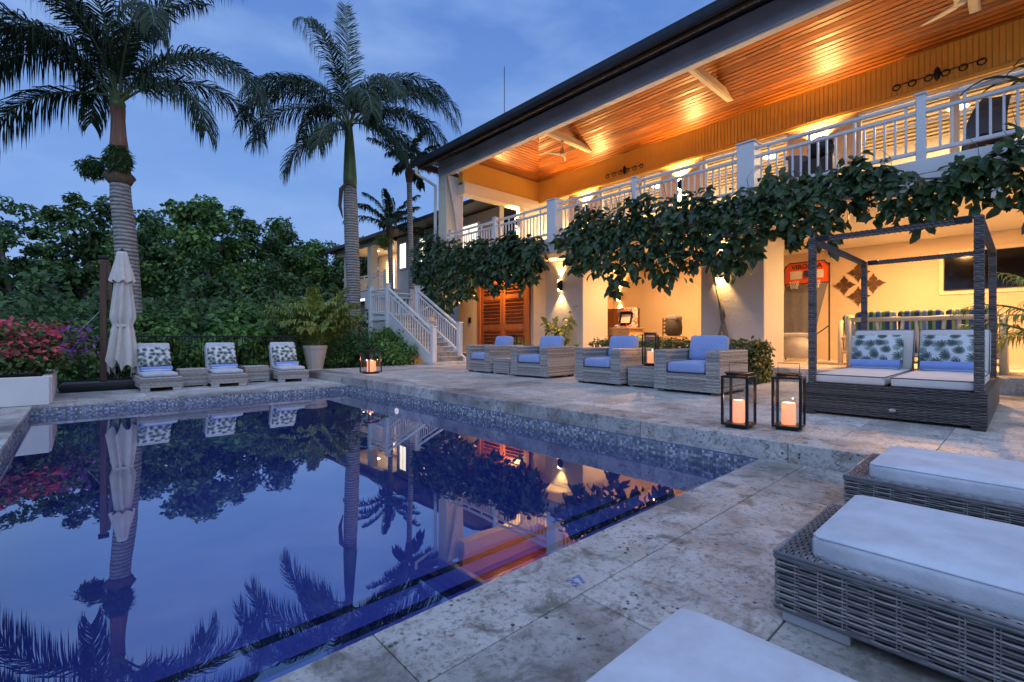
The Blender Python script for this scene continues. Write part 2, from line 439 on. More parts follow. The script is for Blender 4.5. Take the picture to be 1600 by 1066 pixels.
M['carved'] = woodmat('carved_wood', (.06,.03,.015), (.17,.09,.04), 'Y', .55, 1, 0, False)
M['candle'] = N('candle_wax').set(Base_Color=(.80,.50,.34), Emission_Color=(1,.25,.07), Emission_Strength=1.0, Roughness=.5).m
M['glass'] = glass('lantern_glass')
M['winglass'] = glass('window_glass')
M['lamp'] = emit('lamp_glow', (1,.62,.24), 14)
M['lamp_white'] = emit('room_lamp_glow', (1,.80,.52), 6)
M['strip'] = emit('strip_lamp_glow', (.70,.92,1.0), 2.2)
M['pool_lamp'] = emit('pool_lamp_glow', (1,.86,.60), 1.8)
M['leaf_tree'] = leafmat('tree_leaves', (.016,.042,.012), (.165,.31,.07), .5, .2)
M['leaf_tree2'] = leafmat('tree_leaves_blue', (.011,.031,.012), (.105,.21,.058), .5, .2)
M['leaf_vine'] = leafmat('vine_leaves', (.011,.030,.011), (.046,.098,.026), .38, .15, .5)
M['leaf_shrub'] = leafmat('shrub_leaves', (.028,.075,.022), (.14,.29,.065), .45)
M['leaf_hedge'] = leafmat('hedge_leaves', (.030,.050,.012), (.100,.140,.035), .4)
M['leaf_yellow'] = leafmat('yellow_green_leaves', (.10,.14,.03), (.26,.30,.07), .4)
M['leaf_boug'] = leafmat('bougainvillea_leaves', (.035,.075,.022), (.13,.20,.05), .5)
M['petal'] = leafmat('pink_bracts', (.46,.04,.09), (.80,.14,.19), .6, .3)
M['petal_purple'] = leafmat('purple_bracts', (.22,.05,.30), (.40,.12,.50), .6, .3)
M['petal_white'] = leafmat('white_petals', (.6,.6,.56), (.75,.75,.70), .6, .3)
M['petal_yellow'] = leafmat('yellow_petals', (.55,.42,.03), (.75,.60,.05), .6, .3)
M['frond'] = leafmat('royal_palm_fronds', (.009,.024,.013), (.036,.070,.030), .55, .15, .3)
M['areca'] = leafmat('areca_fronds', (.09,.15,.03), (.30,.38,.08), .42, .25)
M['rachis'] = simple('palm_rachis', (.16,.20,.09), .5)
M['crownshaft'] = simple('green_crownshaft', (.10,.17,.06), .35, var=.25, scale=3)
M['brownshaft'] = woodmat('peeling_sheath', (.10,.045,.03), (.34,.17,.11), 'Z', .6, .35, 0, False)
M['fibre'] = woodmat('dry_fibre', (.05,.035,.022), (.17,.12,.07), 'Z', .8, 1, 0, False)
M['bark'] = simple('tree_bark', (.20,.18,.16), .9, var=.4, scale=4, bump=.5)
def palmtrunk(name):
    k = N(name); v = k.coord('Object', (1.2,1.2,14)); g = k.noise(v, 1.6, 6, .65, .4)
    b = k.noise(k.coord('Object'), 2.0, 5)
    c = k.ramp(g, [(.36, (.14,.125,.115)), (.5, (.31,.29,.275)), (.66, (.46,.44,.42))])
    c = k.mix(k.ramp(b, [(.35, 0.0), (.7, .5)]), c, (.24,.22,.20))
    wv = k.add('ShaderNodeTexWave', wave_type='BANDS', bands_direction='Z', wave_profile='SIN'); k.l.new(k.coord('Object'), wv.inputs['Vector'])
    wv.inputs['Scale'].default_value = 3.1; wv.inputs['Distortion'].default_value = 2.2; wv.inputs['Detail'].default_value = 3; wv.inputs['Detail Scale'].default_value = 1.6
    c = k.mix(k.ramp(wv.outputs['Fac'], [(.06, .85), (.22, 0.0)]), c, (.06,.052,.046)); c = k.mix(k.ramp(wv.outputs['Fac'], [(.80, 0.0), (.97, .6)]), c, (.62,.60,.58))
    c = k.mix(k.ramp(k.noise(k.coord('Object'), 7, 5, .7), [(.52, 0.0), (.66, .65)]), c, (.13,.125,.11))
    k.set(Base_Color=c, Roughness=.8); k.bump(g, .7, .02); return k.m
M['palmtrunk'] = palmtrunk('ringed_palm_trunk')
M['soil'] = simple('dark_soil', (.035,.030,.022), .95, var=.4, scale=3)
M['planter'] = stucco('white_planter', (.68,.67,.66), .3)
M['pot'] = stucco('pale_stone_pot', (.66,.63,.58), .5)
def mosaicmat():
    k = N('mosaic_glass'); r = k.island()
    k.set(Base_Color=k.ramp(r, [(0, (.10,.125,.15)), (.35, (.18,.21,.24)), (.7, (.29,.31,.34)), (1, (.50,.51,.53))]), Roughness=k.ramp(r, [(0, .08), (1, .3)])); return k.m
M['mosaic'] = mosaicmat()
M['navy_tile'] = simple('navy_tile', (.008,.012,.045), .15, var=.3, scale=20)
M['plaster'] = N('pool_plaster').m
def plaster():
    k = N('pool_finish'); v = k.coord('Position')
    k.set(Base_Color=k.ramp(k.noise(v, 3, 5), [(.3, (.13,.165,.42)), (.7, (.16,.20,.48))]), Roughness=.6); return k.m
M['plaster'] = plaster()
def watermat():
    k = N('pool_water'); lw = k.add('ShaderNodeLayerWeight'); lw.inputs['Blend'].default_value = .5
    fr = k.math('MULTIPLY_ADD', k.math('POWER', lw.outputs['Facing'], 2.9), .74, .19)
    t = k.add('ShaderNodeBsdfTransparent'); t.inputs[0].default_value = (.52,.57,.82,1)
    g = k.add('ShaderNodeBsdfGlossy'); g.inputs['Roughness'].default_value = .0; g.inputs[0].default_value = (.92,.95,1,1)
    v = k.coord('Position', (1, 1, 1)); nzz = k.noise(v, 1.6, 2, .4)
    b = k.add('ShaderNodeBump'); b.inputs['Strength'].default_value = .05; b.inputs['Distance'].default_value = .012
    k.l.new(nzz, b.inputs['Height']); k.l.new(b.outputs[0], g.inputs['Normal'])
    m = k.add('ShaderNodeMixShader'); k.l.new(fr, m.inputs[0]); k.l.new(t.outputs[0], m.inputs[1]); k.l.new(g.outputs[0], m.inputs[2])
    k.l.new(m.outputs[0], k.out.inputs[0]); return k.m
M['water'] = watermat()
M['shutter'] = simple('grey_shutter', (.33,.35,.37), .5)
M['lit'] = emit('lit_room', (1,.86,.62), 1.45)
M['curtain'] = fabric('sheer_curtain', (.80,.78,.75), .8)
M['arcade'] = None
def arcademat():
    k = N('arcade_art'); v = k.coord('Object')
    c = k.ramp(k.vor(v, 22, out='Color'), [(.1, (.55,.55,.55)), (.35, (.10,.18,.35)), (.5, (.55,.10,.08)), (.7, (.6,.58,.5)), (.9, (.08,.08,.10))], 'CONSTANT')
    k.set(Base_Color=c, Roughness=.4); return k.m
M['arcade'] = arcademat()
M['steel'] = simple('brushed_steel', (.5,.5,.5), .3, .9)
# ------------------------------------------------------------------ ground
g = MB(); g.add([(-200,-120,-.35),(220,-120,-.35),(220,260,-.35),(-200,260,-.35)], [(0,1,2,3)])
# hole for the pool is not needed: the pool shell sits in an opening of the sheet
g = MB()
X0,X1,Y0,Y1 = -.75, 4.35, 1.3, 9.9
for (a,b,c,d) in ((-200,X0,-120,260),(X1,220,-120,260),(X0,X1,-120,Y0),(X0,X1,Y1,260)):
    g.add([(a,c,-.35),(b,c,-.35),(b,d,-.35),(a,d,-.35)], [(0,1,2,3)])
struct(g, 'ground', M['soil'])
# wooded slope behind
h = MB(); nx, ny = 40, 12; vs = []
for j in range(ny+1):
    for i in range(nx+1):
        X = -60+130*i/nx; Y = 46+60*j/ny
        vs.append((X, Y, -.5 + 5.2*min(1, j/5)*(.85+.15*sin(X*.19)+.12*sin(X*.5+j))))
h.add(vs, [(j*(nx+1)+i, j*(nx+1)+i+1, (j+1)*(nx+1)+i+1, (j+1)*(nx+1)+i) for j in range(ny) for i in range(nx)])
struct(h, 'hillside', M['soil'], True)
# ------------------------------------------------------------------ pool
PX0, PX1, PY0, PY1, WZ = -.55, 4.17, 1.475, 9.72, -.145
DEEP = -1.45
p = MB()
p.add([(PX0,PY0,-.02),(PX1,PY0,-.02),(PX1,PY1,-.02),(PX0,PY1,-.02),(PX0,PY0,DEEP),(PX1,PY0,DEEP),(PX1,PY1,DEEP),(PX0,PY1,DEEP)],
      [(4,5,6,7),(0,1,5,4),(1,2,6,5),(2,3,7,6),(3,0,4,7)])
pool = struct(p, 'pool', M['plaster'])
steps = [(PY0+.003, 2.05, -.33), (2.05, 2.55, -.50), (2.55, 3.10, -.72)]
for y0, y1, z in steps:
    s_ = MB(); s_.box(PX0+.01, PX1-.01, y0, y1, DEEP+.01, z); P(s_, 'step', M['plaster'], pool)
def tilerow(x0, x1, y0, y1, z, n):
    mb = MB(); w = (x1-x0)/n
    mb.box(x0+.002, x0+w-.004, y0, y1, z-.02, z); me = mb.mesh('edge_tile', M['navy_tile'])
    for i in range(n): obj('edge_tile', me, pool, (i*w, 0, 0))
tilerow(PX0+.02, PX1-.02, 2.0, 2.052, -.324, 22)
tilerow(PX0+.02, PX1-.02, 2.495, 2.552, -.494, 22)
tilerow(PX0+.02, PX1-.02, PY0+.006, PY0+.075, -.20, 22)  # added dark row that draws the dark line along the coping
mo = MB(); q = .026
def mosaic(o, u, n, length):
    o, u, n = Vector(o), Vector(u), Vector(n)
    for i in range(int(length/q)):
        for j in range(9):
            c = o + u*(i*q) + Vector((0,0,j*q)); a = random.uniform(-.0015,.0015); b = random.uniform(-.0015,.0015); d = q-.0035
            pts = [c+n*(.004+a), c+u*d+n*(.004+b), c+u*d+Vector((0,0,d))+n*(.004+a), c+Vector((0,0,d))+n*(.004-b)]
            bk = [c-n*.002, c+u*d-n*.002, c+u*d+Vector((0,0,d))-n*.002, c+Vector((0,0,d))-n*.002]
            mo.add(pts+bk, [(0,1,2,3),(0,4,5,1),(1,5,6,2),(2,6,7,3),(3,7,4,0)])
zt = -.022-9*q
mosaic((PX1, PY1, zt), (0,-1,0), (-1,0,0), PY1-PY0); mosaic((PX0, PY1, zt), (1,0,0), (0,-1,0), PX1-PX0)
mosaic((PX0, PY0, zt), (0,1,0), (1,0,0), PY1-PY0)
P(mo, 'mosaic_tiles', M['mosaic'], pool, kind='stuff')
lp = MB(); lp.lathe([(.0,0),(.055,0),(.055,.02),(.0,.022)], 20)
pl = P(lp, 'pool_lamp', [M['pool_lamp']], loc=(PX1-.012, 7.6, -.32)); pl.rotation_euler = (0, R(-90), 0)
tag(pl, 'round glowing underwater lamp in the pool wall below the terrace', 'pool lamp')
w_ = MB(); nX, nY = 12, 20
w_.add([(PX0-.001,PY0-.001,WZ),(PX1+.001,PY0-.001,WZ),(PX1+.001,PY1+.001,WZ),(PX0-.001,PY1+.001,WZ)], [(0,1,2,3)])
struct(w_, 'water', M['water'])
# ------------------------------------------------------------------ paving
def slabs(parent, x0, x1, y0, y1, z, sx, sy, mat, gap=.004, stagger=True, th=.03, name='paving_slab', jit=.0008, skip=None):
    """sx: slab length along X, sy along Y; rows run along X"""
    ny = max(1, round((y1-y0)/sy)); hy = (y1-y0)/ny
    for j in range(ny):
        ya = y0+j*hy; off = (random.random() if stagger else 0)*sx
        xa = x0
        first = True
        while xa < x1-1e-6:
            xb = min(x1, xa + (sx if not (first and stagger) else max(.25*sx, off)))
            if x1-xb < .2*sx: xb = x1
            first = False
            if skip is None or not skip((xa+xb)/2, ya+hy/2):
                mb = MB(); dz = random.uniform(-jit, jit)
                mb.cbox(xa+gap/2, xb-gap/2, ya+gap/2, ya+hy-gap/2, z-th, z+dz, .0025)
                P(mb, name, mat, parent)
            xa = xb
dk = MB()
for (a,b,c,d) in ((-6.5,4.16,-4.0,PY0-.004),(-6.5,PX0-.004,PY0-.004,PY1+.004),(-6.5,4.16,PY1+.004,12.75)):
    dk.box(a,b,c,d,-.45,-.012)
deck = struct(dk, 'pool_deck', M['grout'])
slabs(deck, PX0-.3, 4.165, PY0-.3, PY0+.012, 0, .92, .3, M['trav'], name='coping_stone', th=.04)
slabs(deck, -1.0, 4.165, -3.6, PY0-.3, 0, .92, .6, M['trav'], .007)
slabs(deck, PX0-.3, PX0+.012, PY0+.012, PY1-.012, 0, .3, .92, M['trav_edge'], name='coping_stone', stagger=False, th=.04)
slabs(deck, -3.6, PX0-.3, 1.0, 9.72, 0, .9, .6, M['trav'])
slabs(deck, PX0-.3, 4.165, PY1-.012, PY1+.3, 0, .7, .3, M['trav_edge'], name='coping_stone', th=.04)
slabs(deck, -3.6, 4.165, PY1+.3, 12.72, 0, .9, .6, M['trav_terrace'])
# raised terrace with its riser
tr = MB(); tr.box(4.19, 10.04, -5.2, 12.6, -.4, .143)
terr = struct(tr, 'terrace', M['grout'])
yy = -5.0
while yy < 12.55:
    ln = min(12.58-yy, random.uniform(1.1, 1.5)); mb = MB()
    mb.cbox(4.17, 4.64, yy+.002, yy+ln-.002, -.02, .155+random.uniform(-.001,.001), .006); P(mb, 'riser_stone', M['trav_edge'], terr); yy += ln
slabs(terr, 4.644, 10.04, -5.0, 12.58, .155, .9, .6, M['trav_terrace'], .004)
# cracks in the riser
for y in (1.45, .95):
    c = MB(); pts = [(4.1685, y+.03*sin(k*2.1), .15-.14*k/6) for k in range(7)]; c.tube(pts, .0022, 4)
    P(c, 'crack', M['grout'], terr)
# depth marker painted on the coping
cu = bpy.data.curves.new('t', 'FONT'); cu.body = '37'; cu.size = .085; cu.extrude = .0004; cu.offset = .002
to = bpy.data.objects.new('t', cu); COL.objects.link(to); bpy.context.view_layer.update()
me = bpy.data.meshes.new_from_object(to.evaluated_get(bpy.context.evaluated_depsgraph_get())); bpy.data.objects.remove(to)
me.materials.clear(); me.materials.append(M['blue_ink'])
dm = obj('depth_marking', me, deck, (1.45, 1.22, .0018)); dm.rotation_euler = (0,0,R(-6))
# ------------------------------------------------------------------ villa
V = T('villa', 'two storey cream villa with a lit pine ceilinged veranda above the terrace', 'house', (12.5, 6, .155))
FZ, SOF, BZ = .40, 3.42, 3.87
def VP(mb, name, mat, smooth=False, kind=None, label=None, parent=V): return P(mb, name, mat, parent, smooth, True, kind, label)
a = MB(); a.cbox(10.05, 18, -6, 5.42, -.3, FZ, .012); a.box(10.62, 18, 5.421, 15.6, -.3, FZ-.002); VP(a, 'floor', M['trav_terrace'])
for (y0, y1) in ((3.91, 5.35), (9.0, 10.55)):
    a = MB(); a.cbox(11.1, 12.35, y0, y1, FZ-.3, SOF-.002, .012); VP(a, 'pillar', M['stucco'])
a = MB(); a.box(11.15, 12.3, -2.2, -.9, FZ-.3, SOF-.002); VP(a, 'pillar', M['stucco'])
# ground floor walls
def wall(x0,x1,y0,y1,z0,z1,mat='cream',name='wall'):
    a = MB(); a.box(x0,x1,y0,y1,z0,z1); return VP(a, name, M[mat])
wall(11.3, 11.5, 14.28, 15.6, FZ-.3, SOF-.003); wall(11.3, 11.5, 10.553, 11.42, FZ-.3, SOF-.003); wall(11.302, 11.5, 11.422, 14.278, 3.22, SOF-.003)
wall(15.4, 15.6, -6, 5.42, FZ-.001, SOF-.003)
wall(14.6, 14.8, 5.63, 10.4, FZ-.001, SOF-.003)
wall(12.353, 15.398, 5.425, 5.62, FZ-.001, SOF-.004); wall(12.353, 14.6, 10.402, 10.55, FZ-.001, SOF-.004)
wall(11.502, 18, 15.4, 15.6, FZ-.3, SOF-.004)
# soffit slab and balcony
a = MB(); a.cbox(10.0, 19.0, -6, 15.6, SOF, BZ, .01); VP(a, 'balcony_slab', M['soffit'])
a = MB(); a.cbox(9.975, 9.998, -6, 15.6, SOF+.02, SOF+.20, .004); a.cbox(9.978, 9.998, -6, 15.6, SOF+.212, BZ-.01, .004); VP(a, 'fascia_board', M['white'])
# upper back wall: piers with sconces between the wide openings
XB, FRB, FRT = 14.4, 6.68, 7.60
for y0, y1 in ((2.9, 4.44), (6.9, 8.3), (10.9, 12.4)): wall(XB, XB+.25, y0, y1, BZ, FRB-.002)
for y0, y1 in ((1.02, 1.18), (9.1, 9.24), (5.5, 5.64)): 
    a = MB(); a.cbox(XB+.05, XB+.2, y0, y1, BZ, FRB-.004, .01); VP(a, 'door_post', M['cream_wood'])
for y0, y1 in ((-2.0, 2.898), (4.442, 6.898), (8.302, 10.898)):
    a = MB()
    a.cbox(XB+.08, XB+.17, y0+.003, y0+.08, BZ, FRB-.005, .01); a.cbox(XB+.08, XB+.17, y1-.08, y1-.003, BZ, FRB-.005, .01); a.cbox(XB+.08, XB+.17, y0+.083, y1-.083, FRB-.10, FRB-.005, .01)
    VP(a, 'door_frame', M['white'])
# frieze: vertical boards along the back and the end wall
bm = MB(); bm.cbox(-.016, 0, .006, .094, FRB+.09, FRT+.03, .004); bmesh_board = bm.mesh('frieze_board', M['frieze'])
fr = MB(); fr.box(XB+.003, XB+.2, -6, 14.1, FRB, FRT+.6); fro = VP(fr, 'frieze', M['frieze'])
n = 0; y = -2.4
while y < 14.0:
    o = obj('frieze_board', bmesh_board, fro, (XB, y, 0)); y += .10; n += 1
a = MB(); a.cbox(XB-.05, XB+.0, -6, 14.05, FRB-.02, FRB+.085, .012); VP(a, 'frieze_rail', M['frieze'], parent=V)
YE = 14.1
bm = MB(); bm.cbox(.006, .094, 0, .016, FRB+.09, FRT+.03, .004); bme = bm.mesh('frieze_board', M['frieze'])
fr = MB(); fr.box(10.4, XB, YE+.019, YE+.25, FRB, FRT+.6); fro2 = VP(fr, 'end_frieze', M['frieze'])
for i in range(40): obj('frieze_board', bme, fro2, (10.4+i*.1, YE, 0))
a = MB(); a.cbox(10.4, XB-.06, YE-.10, YE+.3, FRB-.38, FRB+.085, .015); VP(a, 'end_beam', M['cream_wood'])
# ceiling: hipped vault of pine boards
PIT = .36; XA = 12.25; ZA = FRT + PIT*(XB-XA)
a = MB()
a.add([(XB+.1,-6,FRT-.036+.05),(XB+.1,YE+.1,FRT-.036+.05),(XA,YE-(XB-XA),ZA+.05),(XA,-6,ZA+.05)], [(0,1,2,3)])
a.add([(XB+.1,YE+.1,FRT+.014),(10.1,YE+.1,FRT+.014),(XA,YE-(XB-XA),ZA+.05)], [(0,1,2)])
a.add([(10.1,-6,FRT+.014),(XA,-6,ZA+.05),(XA,YE-(XB-XA),ZA+.05),(10.1,YE+.1,FRT+.014)], [(0,1,2,3)])
ceil = VP(a, 'veranda_ceiling', M['dark_wood'])
BW = .125; nb = int((XB-XA)/BW/math.cos(math.atan(PIT)))+1; dxb = (XB-XA)/nb
# back slope boards (run along Y) ----
for i in range(nb):
    xa, xb = XB-i*dxb, XB-(i+1)*dxb+.019; tl = random.uniform(-.006,.006)
    za, zb = FRT+PIT*(XB-xa)+tl, FRT+PIT*(XB-xb)-tl
    ya_end = YE-(XB-xa); yb_end = YE-(XB-xb)
    cuts = [-5.5]
    while cuts[-1] < ya_end-3.6: cuts.append(cuts[-1]+random.uniform(2.0, 3.6))
    cuts.append(None)
    for c0, c1 in zip(cuts[:-1], cuts[1:]):
        mb = MB(); e0 = (c0+.002, c0+.002); e1 = (ya_end, yb_end) if c1 is None else (c1-.002, c1-.002)
        vs = [(xa,e0[0],za),(xb,e0[1],zb),(xb,e1[1],zb),(xa,e1[0],za)]
        vs += [(x_, y_, z_+.03) for x_, y_, z_ in vs]
        mb.add(vs, [(0,1,2,3)[::-1],(4,5,6,7),(0,1,5,4),(1,2,6,5),(2,3,7,6),(3,0,4,7)]); P(mb, 'ceiling_board', M['pine'], ceil)
# end hip boards (run along X)
nb2 = nb; 
for i in range(nb2):
    d0, d1 = i*dxb, (i+1)*dxb-.019; tl = random.uniform(-.005,.005)
    ya, yb = YE-d0, YE-d1; za, zb = FRT+PIT*d0+tl, FRT+PIT*d1-tl
    mb = MB(); vs = [(10.1+d0,ya,za),(10.1+d1,yb,zb),(XB-d1,yb,zb),(XB-d0,ya,za)]
    vs += [(x_, y_, z_+.03) for x_, y_, z_ in vs]
    mb.add(vs, [(0,1,2,3),(4,5,6,7)[::-1],(0,1,5,4),(1,2,6,5),(2,3,7,6),(3,0,4,7)]); P(mb, 'ceiling_board', M['pine_x'], ceil)
# front slope boards
for i in range(0, nb2):
    d0, d1 = i*dxb, (i+1)*dxb-.006
    mb = MB(); xa, xb = 10.1+d0, 10.1+d1; za, zb = FRT+PIT*d0, FRT+PIT*d1
    vs = [(xa,-5.5,za),(xb,-5.5,zb),(xb,YE-d1,zb),(xa,YE-d0,za)]; vs += [(x_, y_, z_+.03) for x_, y_, z_ in vs]
    mb.add(vs, [(0,1,2,3),(4,5,6,7)[::-1],(0,1,5,4),(1,2,6,5),(2,3,7,6),(3,0,4,7)]); P(mb, 'ceiling_board', M['pine'], ceil)
# tie beams with the fans
for y in (10.83, 5.78, .73):
    a = MB(); a.cbox(10.38, 13.82, y-.09, y+.09, 7.80, 8.02, .015); a.cbox(10.38, 13.70, y-.06, y+.06, 7.775, 7.797, .005); VP(a, 'tie_beam', M['cream_wood'])
# front beam, eave, gutter and roof
a = MB(); a.cbox(10.0, 10.24, -6, 15.15, 7.10, 7.62, .03); VP(a, 'front_beam', M['beam_grey'])
a = MB(); a.cbox(10.02, 10.22, -6, 15.13, 7.06, 7.098, .01); VP(a, 'beam_trim', M['white'])
a = MB()  # soffit, sloping
a.add([(9.36,-6,7.40),(9.36,15.6,7.40),(10.0,15.6,7.63),(10.0,-6,7.63)], [(0,1,2,3)])
a.add([(9.36,-6,7.42),(9.36,15.6,7.42),(10.0,15.6,7.66),(10.0,-6,7.66)], [(3,2,1,0)])
VP(a, 'eave_soffit', M['roof_dark'])
yy = -6
while yy < 15.5:
    ln = min(15.6-yy, 2.4); a = MB(); a.cbox(9.335, 9.36, yy+.002, yy+ln-.002, 7.30, 7.44, .004); VP(a, 'fascia_board', M['fascia']); yy += ln
gu = MB(); prof = [(9.335,7.46),(9.30,7.40),(9.24,7.37),(9.19,7.40),(9.17,7.47),(9.165,7.60),(9.18,7.60),(9.19,7.50),(9.24,7.44),(9.32,7.50),(9.335,7.60)]
vs = [(px_, y_, pz_) for y_ in (-6, 15.62) for px_, pz_ in prof]; k_ = len(prof)
gu.add(vs, [(i, (i+1)%k_, k_+(i+1)%k_, k_+i) for i in range(k_)] + [tuple(range(k_))[::-1], tuple(range(k_, 2*k_))]); VP(gu, 'gutter', M['roof_dark'])
rf = MB(); zr = 7.62
rv = [(9.3,-6,zr),(9.3,15.6,zr),(12.25,12.65,zr+1.45),(12.25,-6,zr+1.45),(19,15.6,zr+.9),(19,-6,zr+.9)]
rf.add(rv, [(0,1,2,3)[::-1],(1,4,2)[::-1],(2,4,5,3)[::-1]])
rf.box(9.3, 19, 15.55, 15.6, zr-.22, zr)
VP(rf, 'roof', M['tile_roof'])
a = MB(); a.tube([(9.9, 11.2, 7.9),(9.9,11.2,9.6)], .012, 6); lr = P(a, 'lightning_rod', M['black']); tag(lr, 'thin dark lightning rod standing up from the villa roof', 'lightning rod')
# corner column with downpipe
a = MB(); a.cbox(10.0, 10.78, 14.58, 15.1, BZ, 7.05, .012); a.cbox(9.99, 10.79, 14.57, 15.11, 6.6, 6.66, .01); VP(a, 'corner_column', M['cream_wood'])
a = MB(); a.beam((9.25,15.45,7.42),(9.25,15.45,7.12),.09,.09); a.beam((9.25,15.47,7.16),(9.95,15.22,6.76),.085,.085); a.beam((9.94,15.22,6.80),(9.94,15.22,3.3),.09,.09); VP(a, 'downpipe', M['white'])
# veranda room behind, lit
wall(18.8, 19, -6, 15.4, BZ, 7.5, 'interior', 'room_wall'); wall(14.66, 18.8, 15.2, 15.4, BZ, 7.4, 'interior', 'room_wall')
for i in range(22):
    xa = 14.66+i*.188; a = MB(); z = 6.95+.55*min(i, 21-i)/11
    a.cbox(xa, xa+.183, -5.5, 15.2, z, z+.02, .004); VP(a, 'room_ceiling_board', M['paleboard'])
a = MB(); a.box(14.66, 18.8, -5.5, 15.2, 7.52, 7.56); VP(a, 'room_ceiling', M['cream_wood'])
# wall lamps -----------------------------------------------------------------
def spot(parent, loc, up, energy, size=R(75), blend=.6, col=WARM):
    L = bpy.data.lights.new('lamp_light', 'SPOT'); L.energy = energy; L.color = col; L.spot_size = size; L.spot_blend = blend; L.shadow_soft_size = .035
    o = bpy.data.objects.new('lamp_light', L); COL.objects.link(o); o.parent = parent; o.location = loc
    o.rotation_euler = (R(180) if up else 0, 0, 0); return o
def wall_lamp(loc, label, energy=26, h=.34, size=R(80)):
    t = T('wall_lamp', label, 'wall lamp', loc, 0, 'up and down lamps on the villa walls')
    b = MB(); b.cbox(-.13, -.02, -.055, .055, -h/2, h/2, .006); b.box(-.02, 0, -.04, .04, -h*.3, h*.3); P(b, 'housing', M['black'], t)
    for sg in (-1, 1):
        b = MB(); z = sg*h/2; b.box(-.115, -.035, -.042, .042, min(z, z+sg*.012), max(z, z+sg*.012)); P(b, 'lens', M['lamp'], t)
        # angled bright cut-out on the front of the housing
        b = MB(); b.add([(-.1315,-.05,z*.98),(-.1315,.05,z*.98),(-.1315,.05,z*.55)], [(0,1,2)] ); b.add([(-.1335,-.05,z*.98),(-.1335,.05,z*.98),(-.1335,.05,z*.55)], [(2,1,0)]); P(b, 'reflector_slot', M['lamp'], t)
        spot(t, (-.075, 0, z+sg*.03), sg > 0, energy, size)
    return t
wall_lamp((11.1, 9.85, 2.62), 'black up and down lamp on the grey pillar right of the wooden door', 140)
wall_lamp((14.6, 10.1, 2.50), 'black up and down lamp on the cream wall above the wooden cabinet', 110)
wall_lamp((11.1, 4.86, 2.72), 'black up and down lamp beside the climbing vine stem on the pillar', 140)
wall_lamp((XB, 3.72, 5.95), 'black up and down lamp on the veranda wall right of the middle rail post', 330, .34, R(125))
wall_lamp((XB, 7.6, 5.95), 'black up and down lamp on the veranda wall behind the middle railing', 330, .34, R(125))
wall_lamp((XB, 11.5, 5.95), 'black up and down lamp on the veranda wall nearest the curtained column', 330, .34, R(125))
a = MB(); a.cbox(13.2, 13.42, 13.98, 14.2, BZ, FRB-.385, .01); VP(a, 'end_post', M['cream_wood'])
wall_lamp((13.2, 14.09, 5.7), 'black up and down lamp on the end post of the veranda', 300, .34, R(115))
def ceiling_lamp(loc, label, energy, col=WARM, r=.11, mat='lamp', kind='AREA'):
    t = T('ceiling_lamp', label, 'ceiling lamp', loc, 0, 'round lamps in the ceilings')
    b = MB(); b.lathe([(r*1.15,-.012),(r*1.25,-.004),(r*1.25,0)], 20); P(b, 'rim', M['white'], t)
    b = MB(); b.lathe([(.001,-.020),(r*.7,-.018),(r,-.013)], 20); P(b, 'diffuser', M[mat], t)
    L = bpy.data.lights.new('lamp_light', 'AREA'); L.shape = 'DISK'; L.size = r*2; L.energy = energy; L.color = col
    o = bpy.data.objects.new('lamp_light', L); COL.objects.link(o); o.parent = t; o.location = (0,0,-.03)
    return t
LC = (1, .50, .18)
ceiling_lamp((13.3, 1.6, SOF), 'round ceiling lamp of the lounge above the sofas', 165, LC)
ceiling_lamp((13.3, -2.2, SOF), 'round ceiling lamp of the lounge beyond the television', 130, LC)
ceiling_lamp((12.2, 7.2, SOF), 'round ceiling lamp of the games room', 190, LC)
ceiling_lamp((10.55, 12.9, SOF), 'round lamp under the balcony in front of the wooden door', 85, LC)
ceiling_lamp((11.7, 1.2, SOF), 'round lamp under the balcony between pillar and daybed', 130, LC)
for y, lb in ((1.2,'nearest the right edge'),(5.7,'right of the middle'),(9.8,'left of the middle'),(13.3,'nearest the back wing')):
    ceiling_lamp((16.7, y, 6.94), 'round lamp in the upper room ceiling, '+lb, 200, (1, .74, .44), .2, 'lamp_white')
